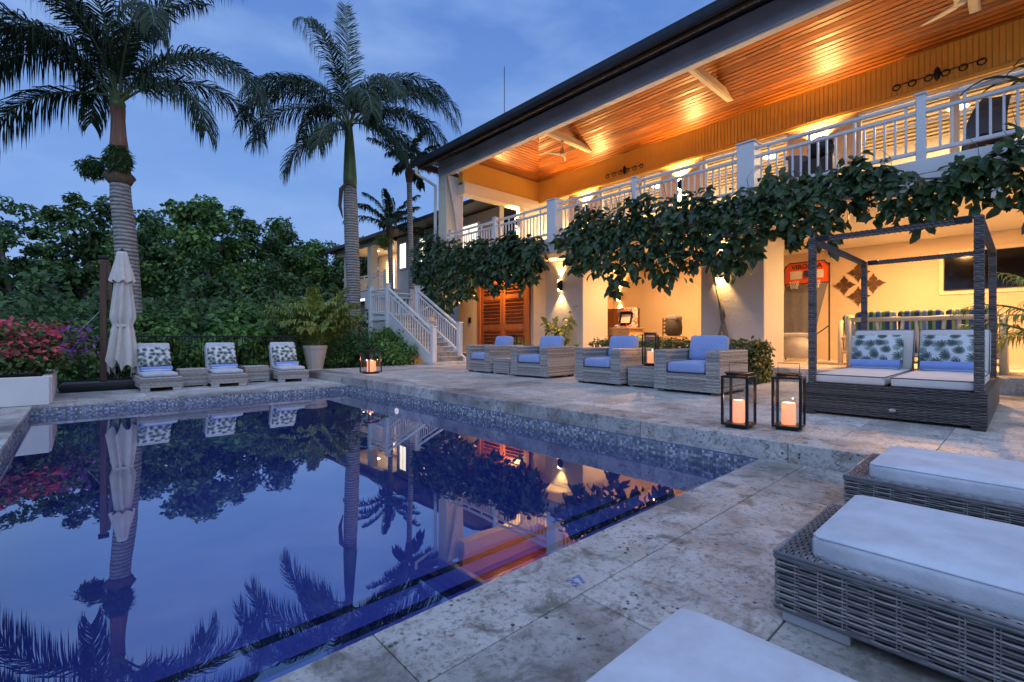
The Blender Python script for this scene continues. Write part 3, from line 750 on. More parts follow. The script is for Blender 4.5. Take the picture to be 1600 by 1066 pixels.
# ------------------------------------------------------------------ balcony railing
def railing(parent, a, b, posts, zb, h, wide=(), mat='white', sp=.14, name='railing'):
    """straight railing from a to b (xy), with posts at the given fractions"""
    a, b = Vector((*a, 0)), Vector((*b, 0)); d = b-a; L = d.length; u = d.normalized(); sd = Vector((-u.y, u.x, 0))
    ang = math.atan2(u.y, u.x); Mz = Matrix.Rotation(ang, 4, 'Z')
    root = obj(name, None, parent); root.location = -parent.location if parent else (0,0,0)
    def X(mb): 
        mb.v = [tuple(Mz @ Vector(p) + a) for p in mb.v]; return mb
    rails = MB(); rails.cbox(0, L, -.045, .045, zb+h-.06, zb+h, .012)
    P(X(rails), 'top_rail', M[mat], root)
    m2 = MB(); m2.cbox(0, L, -.035, .035, zb+h-.235, zb+h-.175, .012); P(X(m2), 'mid_rail', M[mat], root)
    m3 = MB(); m3.cbox(0, L, -.03, .03, zb+.10, zb+.165, .010); P(X(m3), 'bottom_rail', M[mat], root)
    bm = MB(); bm.cbox(-.016, .016, -.016, .016, zb+.165, zb+h-.235, .004); bm.v = [tuple(Mz @ Vector(p)) for p in bm.v]; bme = bm.mesh('baluster', M[mat])
    sm = MB(); sm.cbox(-.02, .02, -.02, .02, zb+h-.175, zb+h-.06, .004); sm.v = [tuple(Mz @ Vector(p)) for p in sm.v]; sme = sm.mesh('spacer', M[mat])
    n = int(L/sp)
    for i in range(n):
        s = (i+.5)*L/n
        if any(abs(s-q) < .10 for q in posts): continue
        obj('baluster', bme, root, a+u*s)
        if i % 5 == 2: obj('spacer', sme, root, a+u*s)
    for q in posts:
        w = .17 if q in wide else .062
        pm = MB(); pm.cbox(q-w, q+w, -w*1.0, w*1.0, zb-.15, zb+h+.06, .01); pm.cbox(q-w-.025, q+w+.025, -w-.025, w+.025, zb+h+.062, zb+h+.10, .012); P(X(pm), 'post', M[mat], root)
    return root
yp = [15.0, 14.34, 11.82, 9.18, 6.52, 3.84, 1.16, -1.5]
railing(V, (9.99+.06, 15.0), (10.05, -3.2), [15.0-14.34, 15-11.82, 15-9.18, 15-6.52, 15-3.84, 15-1.16, 15+1.5], BZ, .98, (15-9.18, 15-3.84))
# ------------------------------------------------------------------ teak double door
D = obj('double_door', None, V, Vector((11.29, 12.85, FZ-.002))-V.location)
b = MB()
for y0, y1 in ((-1.42,-1.25),(1.25,1.42)): b.cbox(-.06, .1, y0, y1, 0, 2.95, .012)
b.cbox(-.06, .1, -1.248, 1.248, 2.78, 2.95, .012); P(b, 'frame', M['teak'], D)
for sg in (-1, 1):
    b = MB(); y0, y1 = (-1.24, -.006) if sg < 0 else (.006, 1.24)
    x0, x1 = -.02, .03
    b.cbox(x0, x1, y0, y0+.15, .02, 2.77, .008); b.cbox(x0, x1, y1-.15, y1, .02, 2.77, .008)
    for z0, z1 in ((.02,.22),(.86,1.06),(1.98,2.12),(2.60,2.77)): b.cbox(x0+.002, x1-.002, y0+.152, y1-.152, z0, z1, .006)
    b.box(.02, .028, y0+.15, y1-.15, .2, 2.62)
    leaf = P(b, 'door_leaf', M['teak'], D)
for sg in (-1, 1):
    y0, y1 = (-1.24+.154, -.006-.154) if sg < 0 else (.006+.154, 1.24-.154)
    b = MB()
    for z0, z1 in ((.225,.855),(1.065,1.975),(2.125,2.595)):
        nz_ = max(3, int((z1-z0)/.115))
        for i in range(nz_):
            zc = z0+(i+.5)*(z1-z0)/nz_; Mt = Matrix.Translation((0.002, 0, zc)) @ Matrix.Rotation(R(42), 4, 'Y')
            b = MB(); b.cbox(-.066, .045, y0, y1, -.007, .007, .003, Mt); P(b, 'louvre_slat', M['teak'], D)
b = MB(); b.tube([(-.05,-.06,1.0),(-.07,-.06,1.0),(-.07,-.16,1.0)], .012, 6); P(b, 'handle', M['black'], D)
b = MB(); b.cbox(11.25, 11.298, 14.75, 14.87, 1.55, 1.78, .008); kp = P(b, 'entry_keypad', M['black']); tag(kp, 'small black keypad box on the cream wall left of the wooden door', 'keypad')
# hanging curtain at the column
cm = MB(); n = 40; rows = 26; vs = []
for j in range(rows):
    t = j/(rows-1); z = 7.0-2.75*t
    wd = .62*(1-t)**1.2 + .13 + .10*max(0, (t-.86)/.14); cx = 10.28 + .30*t**.7
    for i in range(n+1):
        s = i/n-.5; f = sin(s*42+1.0*sin(t*5)) * (.045-.02*t)
        vs.append((cx+s*wd, 14.50-.05*abs(s)+f-.03, z))
cm.add(vs, [(j*(n+1)+i, j*(n+1)+i+1, (j+1)*(n+1)+i+1, (j+1)*(n+1)+i) for j in range(rows-1) for i in range(n)])
cv = P(cm, 'curtain', M['curtain'], smooth=True); tag(cv, 'gathered pale sheer curtain hanging at the corner column of the veranda', 'curtain')
# ceiling fans
def fan(loc, label, rz):
    t = T('ceiling_fan', label, 'ceiling fan', loc, rz, 'white three bladed fans under the tie beams')
    b = MB(); b.lathe([(.05,0),(.05,-.05),(.018,-.06),(.018,-.25),(.06,-.28),(.085,-.40),(.10,-.46),(.06,-.49),(.01,-.50)], 16); P(b, 'motor', M['cream_wood'], t, True)
    for k in range(3):
        b = MB(); vs = []
        for i in range(9):
            s = i/8; r = .07+.62*s; w = (.11+.03*sin(pi*s))*(1-.55*s); sw = .10*s*s; tw = .30*(1-s)
            for zz in (.006, -.006):
                vs += [(r, sw+w/2, -.46+tw*.08+zz+.02*s), (r, sw-w/2, -.46-tw*.08+zz+.02*s)]
        fs = []
        for i in range(8):
            o = i*4; fs += [(o,o+1,o+5,o+4),(o+2,o+6,o+7,o+3),(o,o+4,o+6,o+2),(o+1,o+3,o+7,o+5)]
        fs += [(32,33,35,34),(0,2,3,1)]
        b.add(vs, fs); q = P(b, 'blade', M['cream_wood'], t, True); q.rotation_euler = (0,0,k*2*pi/3)
    return t
fan((12.25, 10.83, 7.775), 'cream ceiling fan under the veranda tie beam near the curtained column', 0.45)
fan((12.25, .85, 7.775), 'cream ceiling fan at the top right edge above the railing', .9)
fan((12.25, 5.78, 7.775), 'cream ceiling fan hidden behind the front beam at mid veranda', .2) if False else None
# wrought ornaments on the frieze
def ornament(y, label, n=6):
    t = T('wall_ornament', label, 'wall ornament', (XB-.02, y, FRB+.32), 0, 'dark scrolled ornaments on the frieze')
    b = MB(); b.tube([(-.02,-.75,0),(-.02,.75,0)], .010, 6); b.lathe([(.001,-.17),(.05,-.10),(.07,0),(.05,.10),(.001,.17)], 10)
    vs = [tuple(Vector((p_[0]*.35-.02, p_[2]*1.3, p_[1]*1.0)) if False else Vector((p_[0], p_[1], p_[2]))) for p_ in b.v]
    P(b, 'rod', M['black'], t)
    for i in range(n):
        c = MB(); yy = -.72+1.44*i/(n-1); c.tube([(-.04, yy+.07*cos(q_), -.05+.07*sin(q_)) for q_ in np.linspace(0, 2*pi, 13)], .014, 6); P(c, 'ring', M['black'], t, True)
ornament(9.75, 'dark ornament of rings on the frieze near the curtained column')
ornament(1.38, 'dark ornament of rings on the frieze at the right end')
# ------------------------------------------------------------------ annex house
A = T('annex_house', 'smaller back wing with a dark roof, lit windows and a corner porch', 'house', (14, 23, -.3))
def AP(mb, name, mat, smooth=False, kind=None, label=None): return P(mb, name, mat, A, smooth, True, kind, label)
a = MB(); a.box(13.6, 13.85, 15.7, 24.9, 3.2, 6.78); a.box(13.852, 15.3, 24.7, 24.9, 3.81, 6.78); a.box(15.302, 15.5, 24.7, 30.6, 3.81, 6.78); AP(a, 'wall', M['annexwall'])
a = MB(); a.box(13.9, 20, 16, 30.5, -.3, 3.3); AP(a, 'base', M['annexwall'])
a = MB(); a.cbox(12.75, 16, 24.75, 30.7, 3.4, 3.8, .02); a.cbox(12.75, 13.598, 24.6, 24.748, 3.4, 3.8, .01); AP(a, 'porch_slab', M['white'])
for y0 in (26.5, 29.95):
    a = MB(); a.cbox(12.75, 13.2, y0, y0+.45, 3.8, 6.45, .015); AP(a, 'column', M['cream_wood'])
for y0 in (26.9, 29.95):
    a = MB(); a.cbox(12.75, 13.2, y0, y0+.42, -.3, 3.398, .015); AP(a, 'support_post', M['white'])
a = MB(); a.cbox(12.72, 13.22, 24.9, 31.4, 6.452, 6.9, .02); AP(a, 'porch_beam', M['cream_wood'])
a = MB(); a.box(13.2, 15.4, 24.9, 31.4, 6.62, 6.66); AP(a, 'porch_ceiling', M['cream_wood'])
rf = MB(); ex, ez = 12.2, 6.85
rf.add([(ex,15.7,ez),(ex,32.2,ez),(16.4,28.0,ez+1.75),(16.4,15.7,ez+1.75),(20.6,32.2,ez),(20.6,15.7,ez)], [(0,3,2,1),(1,2,4),(2,3,5,4)])
rf.add([(ex,15.7,ez-.03),(ex,32.2,ez-.03),(20.6,32.2,ez-.03),(20.6,15.7,ez-.03)], [(0,1,2,3)])
rf.box(ex-.03, ex, 15.7, 32.2, ez-.16, ez+.02); rf.box(ex, 20.6, 32.2, 32.23, ez-.16, ez+.02); AP(rf, 'roof', M['tile_roof'])
railing(A, (12.85, 30.4), (12.85, 24.9), [.2, 1.9, 3.65, 5.45], 3.78, 1.0, sp=.16)
def window(y0, y1, z0, z1, X=13.58, shutter=None, pane='lit'):
    b = MB(); t = .09
    b.cbox(X-.05, X+.02, y0-t, y0, z0-t, z1+t, .008); b.cbox(X-.05, X+.02, y1, y1+t, z0-t, z1+t, .008); b.cbox(X-.045, X+.02, y0+.001, y1-.001, z1+.001, z1+t, .008); b.cbox(X-.08, X+.02, y0+.001, y1-.001, z0-t, z0-.001, .008)
    w = AP(b, 'window', M['white'])
    b = MB(); b.box(X-.008, X-.002, y0, y1, z0, z1); q = P(b, 'pane', M[pane], w)
    b = MB(); ym = (y0+y1)/2; b.cbox(X-.03, X-.009, ym-.02, ym+.02, z0, z1, .004); P(b, 'mullion', M['white'], w)
    if shutter:
        s0, s1 = shutter; b = MB(); b.cbox(X-.06, X-.052, s0, s1, z0-.05, z1+.05, .003)
        for i in range(14): b.cbox(X-.075, X-.060, s0+.06, s1-.06, z0+.02+i*(z1-z0)/14, z0+.06+i*(z1-z0)/14, .004)
        b.cbox(X-.085, X-.06, s0, s0+.06, z0-.05, z1+.05, .004); b.cbox(X-.085, X-.06, s1-.06, s1, z0-.05, z1+.05, .004); P(b, 'shutter', M['shutter'], w)
window(23.75, 24.45, 4.95, 6.35, shutter=(22.7, 23.5)); window(21.6, 22.3, 4.95, 6.35)
window(17.2, 19.6, 4.3, 6.3, pane='lit'); window(28.2, 29.3, 3.85, 6.1, X=15.28); window(26.2, 27.2, 3.85, 6.1, X=15.28)
a = MB(); a.cbox(12.95, 13.05, 27.4, 28.5, 3.28, 3.38, .01); sl = P(a, 'strip_lamp', M['strip']); tag(sl, 'white strip lamp under the porch of the back wing', 'lamp')
ceiling_lamp((14.2, 28.5, 6.615), 'round lamp in the porch ceiling of the back wing', 70, LC, .12)
# ------------------------------------------------------------------ staircase
ST = T('staircase', 'white railed outdoor staircase with stone treads rising to a landing', 'stairs', (8.55, 12.2, .155))
def SP(mb, name, mat, smooth=False): return P(mb, name, mat, ST, smooth, True)
sx0, sx1, sy0, sy1, nst = 7.95, 9.15, 12.35, 15.14, 10
zs0, zs1 = .24, 1.76
a = MB(); a.cbox(7.75, 9.6, 11.98, 12.6, -.1, .24, .015); SP(a, 'plinth', M['trav_terrace'])
for i in range(nst):
    y = sy0+i*(sy1-sy0)/nst; z = zs0+(i+1)*(zs1-zs0)/nst; rn = (sy1-sy0)/nst
    a = MB(); a.cbox(sx0+.05, sx1-.05, y-.025, y+rn+.01, z-.045, z, .008); SP(a, 'tread', M['trav_terrace'])
    a = MB(); a.box(sx0+.05, sx1-.05, y, y+.02, z-(zs1-zs0)/nst-.0, z-.046); SP(a, 'riser', M['trav'])
for x0, x1 in ((sx0-.03, sx0+.045), (sx1-.045, sx1+.03)):
    a = MB(); vs = []
    for xx in (x0, x1):
        vs += [(xx, sy0-.1, .0), (xx, sy0-.1, zs0+.10), (xx, sy1, zs1+.05), (xx, sy1, zs1-.38)]
    # saw-tooth underside is plain, the sides are closed
    a.add(vs, [(0,1,2,3),(7,6,5,4),(0,4,5,1),(1,5,6,2),(2,6,7,3),(3,7,4,0)]); SP(a, 'stringer', M['white'])
a = MB(); a.cbox(7.92, 9.9, 15.141, 16.55, 1.60, 1.76, .01); SP(a, 'landing', M['white'])
a = MB(); a.cbox(7.98, 9.85, 15.25, 16.45, -.3, 1.598, .01); SP(a, 'landing_base', M['annexwall'])
for i in range(8):
    x = 9.9+i*.27; z = 1.76+(i+1)*.16; a = MB(); a.cbox(x, x+.29, 15.30, 16.5, z-.16, z, .008); SP(a, 'tread', M['trav_terrace'])
def sloped_rail(p0, p1, h=.98, n=18):
    p0, p1 = Vector(p0), Vector(p1); up = Vector((0,0,1)); 
    for zz, nm, w, hh in ((h-.03,'handrail',.09,.06),(h-.20,'mid_rail',.06,.055),(.13,'bottom_rail',.06,.06)):
        a = MB(); a.beam(p0+up*zz, p1+up*zz, w, hh); SP(a, nm, M['white'])
    bm = MB(); bm.cbox(-.017, .017, -.017, .017, .13, h-.21, .004); me_ = bm.mesh('baluster', M['white'])
    for i in range(n):
        t = (i+.5)/n; obj('baluster', me_, ST, p0.lerp(p1, t)-ST.location)
def newel(x, y, z0, z1):
    a = MB(); a.cbox(x-.075, x+.075, y-.075, y+.075, z0, z1, .01); a.cbox(x-.095, x+.095, y-.095, y+.095, z1+.001, z1+.04, .012); SP(a, 'newel_post', M['white'])
zA, zB = zs0+.03, zs1
sloped_rail((sx0,sy0,zA),(sx0,sy1,zB)); sloped_rail((sx1,sy0+.3,zA+.16),(sx1,sy1,zB))
newel(sx0, sy0-.08, .16, 1.30); newel(sx1, sy0+.22, .3, 1.46); newel(sx0, sy1+.06, 1.3, 2.86); newel(sx1, sy1+.06, 1.2, 2.86); newel(sx0, 16.5, -.3, 2.86); newel(9.7, 16.5, 1.5, 2.86)
sloped_rail((sx0,15.27,zB),(sx0,16.43,zB), n=8); sloped_rail((8.03,16.5,zB),(9.63,16.5,zB), n=11)
sloped_rail((9.78,16.5,zB+.1),(12.0,16.5,zB+1.3), n=14); sloped_rail((9.23,15.2,zB+.05),(11.9,15.2,zB+1.5), n=16)
# ------------------------------------------------------------------ foliage helpers
def leaf_mesh(name, pts, nrm, size, mats, shape='ovate', droop=.0, jit=.35, down=0, mi=None):
    """one small folded leaf at each point. pts Nx3, nrm Nx3 (rough facing), size N or scalar"""
    N_ = len(pts); size = np.broadcast_to(np.asarray(size, float), (N_,)) * rng.uniform(.6, 1.35, N_)
    n = nrm + rng.normal(0, jit, (N_,3)); n /= np.linalg.norm(n, axis=1, keepdims=True)
    d = rng.normal(0, 1, (N_,3)); d[:,2] -= down
    d -= n*np.sum(d*n, 1, keepdims=True); d /= np.linalg.norm(d, axis=1, keepdims=True)
    s = np.cross(n, d); L = size[:,None]
    if shape == 'ovate':
        vs = np.stack([pts, pts+d*L*.45+s*L*.26+n*L*.07, pts+d*L*.45-s*L*.26+n*L*.07, pts+d*L*.5-n*L*.0, pts+d*L-n*L*(.12+droop), pts+d*L*.8+s*L*.16+n*L*.0, pts+d*L*.8-s*L*.16+n*L*.0], 1)
        fl = np.array([[0,2,3],[0,3,1],[3,2,6],[3,6,4],[3,4,5],[3,5,1]]); k = 7
    elif shape == 'diamond':
        vs = np.stack([pts, pts+d*L*.5+s*L*.30+n*L*.06, pts+d*L-n*L*.10, pts+d*L*.5-s*L*.30+n*L*.06], 1); fl = np.array([[0,2,1],[0,3,2]]); k = 4
    else: # blade
        vs = np.stack([pts, pts+d*L*.5+s*L*.09, pts+d*L-n*L*.25, pts+d*L*.5-s*L*.09], 1); fl = np.array([[0,2,1],[0,3,2]]); k = 4
    V_ = vs.reshape(-1,3); F_ = (fl[None]+ (np.arange(N_)*k)[:,None,None]).reshape(-1,3)
    me = bpy.data.meshes.new(name)
    me.vertices.add(len(V_)); me.vertices.foreach_set('co', V_.astype(np.float32).ravel())
    me.loops.add(F_.size); me.loops.foreach_set('vertex_index', F_.astype(np.int32).ravel())
    me.polygons.add(len(F_)); me.polygons.foreach_set('loop_start', np.arange(0, F_.size, 3, dtype=np.int32)); me.polygons.foreach_set('loop_total', np.full(len(F_), 3, np.int32))
    for m in (mats if isinstance(mats, list) else [mats]): me.materials.append(m)
    if mi is not None: me.polygons.foreach_set('material_index', np.repeat(mi, len(fl)).astype(np.int32))
    me.update(calc_edges=True); return me
def shell(center, rad, n, inner=.55, flat=1.0):
    """points in the outer part of an ellipsoid, with outward normals"""
    u = rng.normal(0, 1, (n,3)); u /= np.linalg.norm(u, axis=1, keepdims=True)
    r = rng.uniform(inner, 1.05, n)[:,None]
    rad = np.asarray(rad, float)
    return np.asarray(center)+u*r*rad, u*.7+np.array([0,0,.5])
def clumps(cs, n, size_r, inner=.4):
    P_, N_ = [], []
    for c, r in cs:
        a, b = shell(c, (r, r, r*.72), n, inner); P_.append(a); N_.append(b)
    return np.vstack(P_), np.vstack(N_)
# ------------------------------------------------------------------ woodland trees
def tree_variant(seed, leafmat_, H=9.0, Rw=3.2, n_cl=58, n_lf=125):
    r = random.Random(seed); tb = MB(); cs = []
    lean = (r.uniform(-.5,.5), r.uniform(-.5,.5))
    tp = [(lean[0]*t*t, lean[1]*t*t, H*.72*t) for t in np.linspace(0,1,7)]
    tb.tube(tp, [.22-.15*t for t in np.linspace(0,1,7)], 8)
    for k in range(13):
        t = r.uniform(.30, 1.0); base = Vector((lean[0]*t*t, lean[1]*t*t, H*.72*t)); az = k*2.4+r.uniform(-.4,.4)
        ln = Rw*r.uniform(.55, 1.05)*(1.15-.55*t); el = r.uniform(.15, .75)+.4*t
        tip = base+Vector((cos(az)*cos(el), sin(az)*cos(el), sin(el)))*ln
        mid = base.lerp(tip, .5)+Vector((0,0,-.12*ln))
        tb.tube([base, mid, tip], [.075, .045, .018], 6)
        for q in range(3):
            f = r.uniform(.45, 1.1); c = base.lerp(tip, f)+Vector((r.uniform(-.5,.5), r.uniform(-.5,.5), r.uniform(-.2,.4)))
            cs.append((np.array(c), r.uniform(.35, .75)))
    for k in range(n_cl-len(cs)):
        az = r.uniform(0, 6.28); rr = Rw*.75*math.sqrt(r.random()); z = H*r.uniform(.22, .98); rr *= (1.1-.75*(z/H))
        cs.append((np.array([cos(az)*rr+lean[0], sin(az)*rr+lean[1], z]), r.uniform(.35,.80)))
    pts, nr = clumps(cs, n_lf, None, .5)
    return tb.mesh('trunk', M['bark'], True), leaf_mesh('crown', pts, nr, .27, leafmat_, 'diamond', jit=.5, down=.5)
TV = [tree_variant(s, M['leaf_tree' if s % 2 else 'leaf_tree2'], Rw=3.0+.3*(s%3)) for s in range(1, 5)]
TR = [(-4.6,36.7,7.9,'wide dark tree at the far left edge behind the flower planter',0),(-2.2,30.4,7.0,'green bushy tree left of the tall left palm, second from the edge',1),
 (-1.6,42.1,7.4,'half hidden dark tree in the second row left of the left palm',2),(0.0,31.2,7.9,'tallest branching tree standing directly behind the left palm',3),
 (2.3,37.8,8.8,'thin open tree just right of the left palm trunk',1),(4.6,41.6,9.6,'slender tree in the gap right of the closed umbrella',2),
 (5.4,30.6,8.8,'big bright green tree in the middle between the two tall palms',0),(7.0,33.9,9.1,'high rounded tree right of the bright green middle tree',3),
 (8.9,33.4,8.6,'tree with a rounded crown left of the right palm trunk',1),(11.0,36.4,9.4,'sparse tree just left of the right palm trunk',2),(13.6,38.5,8.8,'dark tree behind the porch of the back wing',0),
 (1.6,27.4,5.6,'low leafy tree behind the closed umbrella',2),(4.4,26.5,5.0,'low dense tree behind the middle lounger',3),(-6.8,30.4,7.6,'tree leaning in from outside the left edge',1),(14.6,35.0,8.0,'dark tree directly behind the corner porch of the back wing',1),(18.5,36.5,8.2,'dark tree behind the wing roof',3),(16.5,41.8,9.0,'farthest dark tree seen past the porch railing',3),(7.6,26.0,4.8,'low dark tree behind the potted palm',1),(-9.5,35,8.2,'farthest left tree of the row beyond the garden',2)]
for X, Y, Hh, lab, vi in TR:
    t = T('tree', lab, 'tree', (X, Y, -.5), random.uniform(0, 6), 'trees behind the pool garden'); s = (Hh+.5)/8.6
    t.scale = (s*1.0, s*1.0, s); obj('trunk', TV[vi][0], t); obj('crown', TV[vi][1], t)
# undergrowth and far wood
def mass(name, x0, x1, y0, y1, hfun, n, size, mat, shape='diamond'):
    x = rng.uniform(x0, x1, n); y = rng.uniform(y0, y1, n); z = hfun(x, y)*rng.uniform(.05, 1, n)**.6 - .4
    pts = np.stack([x, y, z], 1); nr = np.tile(np.array([0,-.5,.7]), (n,1))
    return obj(name, leaf_mesh(name, pts, nr, size, mat, shape, jit=.6), kind='stuff')
mass('undergrowth', -14, 9.5, 16.5, 24, lambda x, y: 1.6+1.1*np.sin(x*1.7)*np.sin(y*1.1+x*.4)+.12*(y-16)+.5*np.sin(x*4.1+y*2), 42000, .24, M['leaf_tree2'])
mass('far_wood', -50, 55, 46, 58, lambda x, y: 6.2+1.3*np.sin(x*.55)+.9*np.sin(x*1.3+y)+.6*np.sin(x*2.9+y*.7), 52000, .75, M['leaf_tree2'])
# ------------------------------------------------------------------ shrubs and hedges
def shrub(name, loc, rad, n, size, mat, label, cat='shrub', group=None, shape='ovate', clumpn=12, flowers=None, seed=0):
    r = random.Random(seed+int(loc[0]*100)); t = T(name, label, cat, loc, 0, group)
    cs = []
    for k in range(clumpn):
        az = r.uniform(0, 6.28); q = math.sqrt(r.random())*.72; z = r.uniform(.25, .86)
        cs.append((np.array([cos(az)*q*rad[0], sin(az)*q*rad[1], z*rad[2]]), r.uniform(.28, .42)*min(rad[0], rad[2])))
    pts, nr = clumps(cs, max(8, n//clumpn), None, .3); keep = pts[:,2] > .02; pts, nr = pts[keep], nr[keep]
    obj('foliage', leaf_mesh('foliage', pts, nr, size, mat, shape, jit=.5, down=.3), t)
    b = MB()
    for k in range(5): 
        az = k*1.3; b.tube([(0,0,0),(cos(az)*rad[0]*.25, sin(az)*rad[1]*.25, rad[2]*.45),(cos(az)*rad[0]*.5, sin(az)*rad[1]*.5, rad[2]*.75)], [.025,.018,.008], 5)
    P(b, 'stem', M['bark'], t)
    if flowers:
        top = pts[(pts[:,2] > rad[2]*flowers[1]) | (rng.random(len(pts)) < .03)]; ii = rng.choice(len(top), min(flowers[0], len(top)), replace=False)
        fp = top[ii]; mi = (fp[:,0] > rad[0]*.62).astype(int) if len(flowers) > 3 else np.zeros(len(fp), int)
        obj('blossom', leaf_mesh('blossom', fp+rng.normal(0,.03,fp.shape)+np.array([0,-.03,.03]), np.tile(np.array([0,-.4,.8]), (len(fp),1)), flowers[2], [M['petal'], M['petal_purple']] if flowers[0] > 5 else [M['petal_yellow']], 'diamond', jit=.7, mi=mi), t)
    return t
SH = [(.9,13.7,1.5,'dark shrub behind the left lounger'),(2.0,13.9,1.35,'shrub behind the wicker table between left and middle loungers'),(3.1,14.0,1.55,'broad leaved shrub behind the middle lounger'),(4.1,14.6,1.35,'shrub with a yellow flower behind the right lounger'),(-.6,13.9,1.4,'shrub beside the umbrella foot'),(3.5,16.2,2.4,'tall broad leaved plant behind the middle and right loungers'),(1.6,16.0,2.0,'tall shrub behind the left lounger against the wood'),(-2.2,14.0,1.6,'dark shrub behind the flower planter')]
for i, (X, Y, h_, lab) in enumerate(SH):
    shrub('shrub', (X, Y, -.35), (.85, .6, h_+.3), 2400, .13 if i not in (2,5) else .22, M['leaf_shrub'], lab, group='shrubs behind the loungers', clumpn=16, flowers=(4,.6,.16) if i == 3 else None, seed=i)
HD = [(6.4,15.8,1.35,'dark clipped hedge right of the right palm'),(7.3,14.6,1.3,'hedge below the stair landing'),(7.15,13.4,.85,'low hedge at the foot of the stairs'),(5.6,14.9,.9,'low dark shrub behind the stone pot')]
for i, (X, Y, h_, lab) in enumerate(HD):
    shrub('hedge', (X, Y, -.1), (.95, 1.0, h_+.2), 3400, .085, M['leaf_shrub'], lab, 'hedge', 'hedges around the staircase', clumpn=22, seed=20+i)
# box hedge by the pillar, sitting in the bed between terrace and house
t = T('hedge', 'clipped small leaved hedge behind the nearest armchair', 'hedge', (9.2, 4.3, .155))
n = 9000; x = rng.uniform(-.42,.42,n); y = rng.uniform(-1.0,2.6,n); z = rng.uniform(.02,.72,n)
face = rng.integers(0, 4, n); x[face==0] = -.42; y[face==1] = -1.0; z[face==2] = .72; x[face==3] = .42
pts = np.stack([x,y,z],1)+rng.normal(0,.035,(n,3)); nr = np.zeros((n,3)); nr[face==0] = (-1,0,.4); nr[face==1] = (0,-1,.4); nr[face==2] = (0,0,1); nr[face==3] = (1,0,.4)
obj('foliage', leaf_mesh('foliage', pts, nr, .075, M['leaf_hedge'], 'ovate', jit=.45), t)
b = MB(); b.box(-.36,.36,-.93,2.5,.0,.6); P(b, 'core', M['soil'], t)
# leggy yellow-green plant lit by the pillar lamp
def leggy(loc, label, H=1.5, n=7, mat='leaf_yellow', lf=.24, name='leafy_plant', cat='plant', group=None, per=16, seed=3, spread=.55):
    t = T(name, label, cat, loc, 0, group); b = MB(); pts = []; r = random.Random(seed)
    for k in range(n):
        az = r.uniform(0, 6.28); hh = H*r.uniform(.5, 1); sp_ = spread*r.uniform(.3, 1)
        path = [(cos(az)*sp_*q*q, sin(az)*sp_*q*q, hh*q) for q in np.linspace(0,1,6)]; b.tube(path, [.012]*5+[.005], 5)
        for m in range(per):
            q = r.uniform(.35, 1.0); pts.append((cos(az)*sp_*q*q+r.uniform(-.05,.05), sin(az)*sp_*q*q+r.uniform(-.05,.05), hh*q))
    P(b, 'stem', M['bark'], t); pts = np.array(pts)
    obj('foliage', leaf_mesh('foliage', pts, np.tile(np.array([-.4,-.3,.8]), (len(pts),1)), lf, M[mat], 'ovate', droop=.25, jit=.5, down=.6), t); return t
leggy((10.75, 9.55, .3), 'leafy plant lit yellow by the pillar lamp', 1.65, 9, per=14)
leggy((10.6, 11.0, .155), 'low green plant left of the lit pillar', .8, 7, 'leaf_shrub', .16, seed=5, group='low plants by the pillar')
leggy((10.6, 9.1, .155), 'low green plant right of the yellow leafy plant', .75, 7, 'leaf_shrub', .16, seed=6, group='low plants by the pillar')
leggy((9.55, 12.2, .155), 'small green plant at the foot of the stairs', .4, 6, 'leaf_shrub', .14, seed=9, spread=.25)
# ------------------------------------------------------------------ climbing vine on the balcony edge
VT = [(15.95,4.9,3.2),(15.5,4.95,2.25),(14.2,4.55,1.9),(13.0,4.25,2.45),(12.0,4.2,2.72),(10.7,4.1,2.56),(9.9,4.1,2.65),(9.3,3.75,2.95)]
VT2 = [(8.3,4.2,2.95),(7.5,4.3,2.6),(6.9,4.3,2.33),(6.2,4.35,2.36),(5.5,4.3,2.36),(4.9,4.15,2.28),(4.5,4.05,2.42),(3.86,4.0,2.5),(3.38,4.0,2.6),(2.94,4.0,2.88),(2.53,4.02,2.72),(2.14,3.95,2.85)]
VT3 = [(2.13,3.9,2.95),(1.78,4.0,3.0),(1.44,3.78,2.8),(1.12,3.62,2.95),(.9,3.55,3.0),(.68,3.52,2.9),(.41,3.62,2.85),(.03,3.8,2.7),(-.5,3.9,2.6),(-1.2,4.0,2.7)]
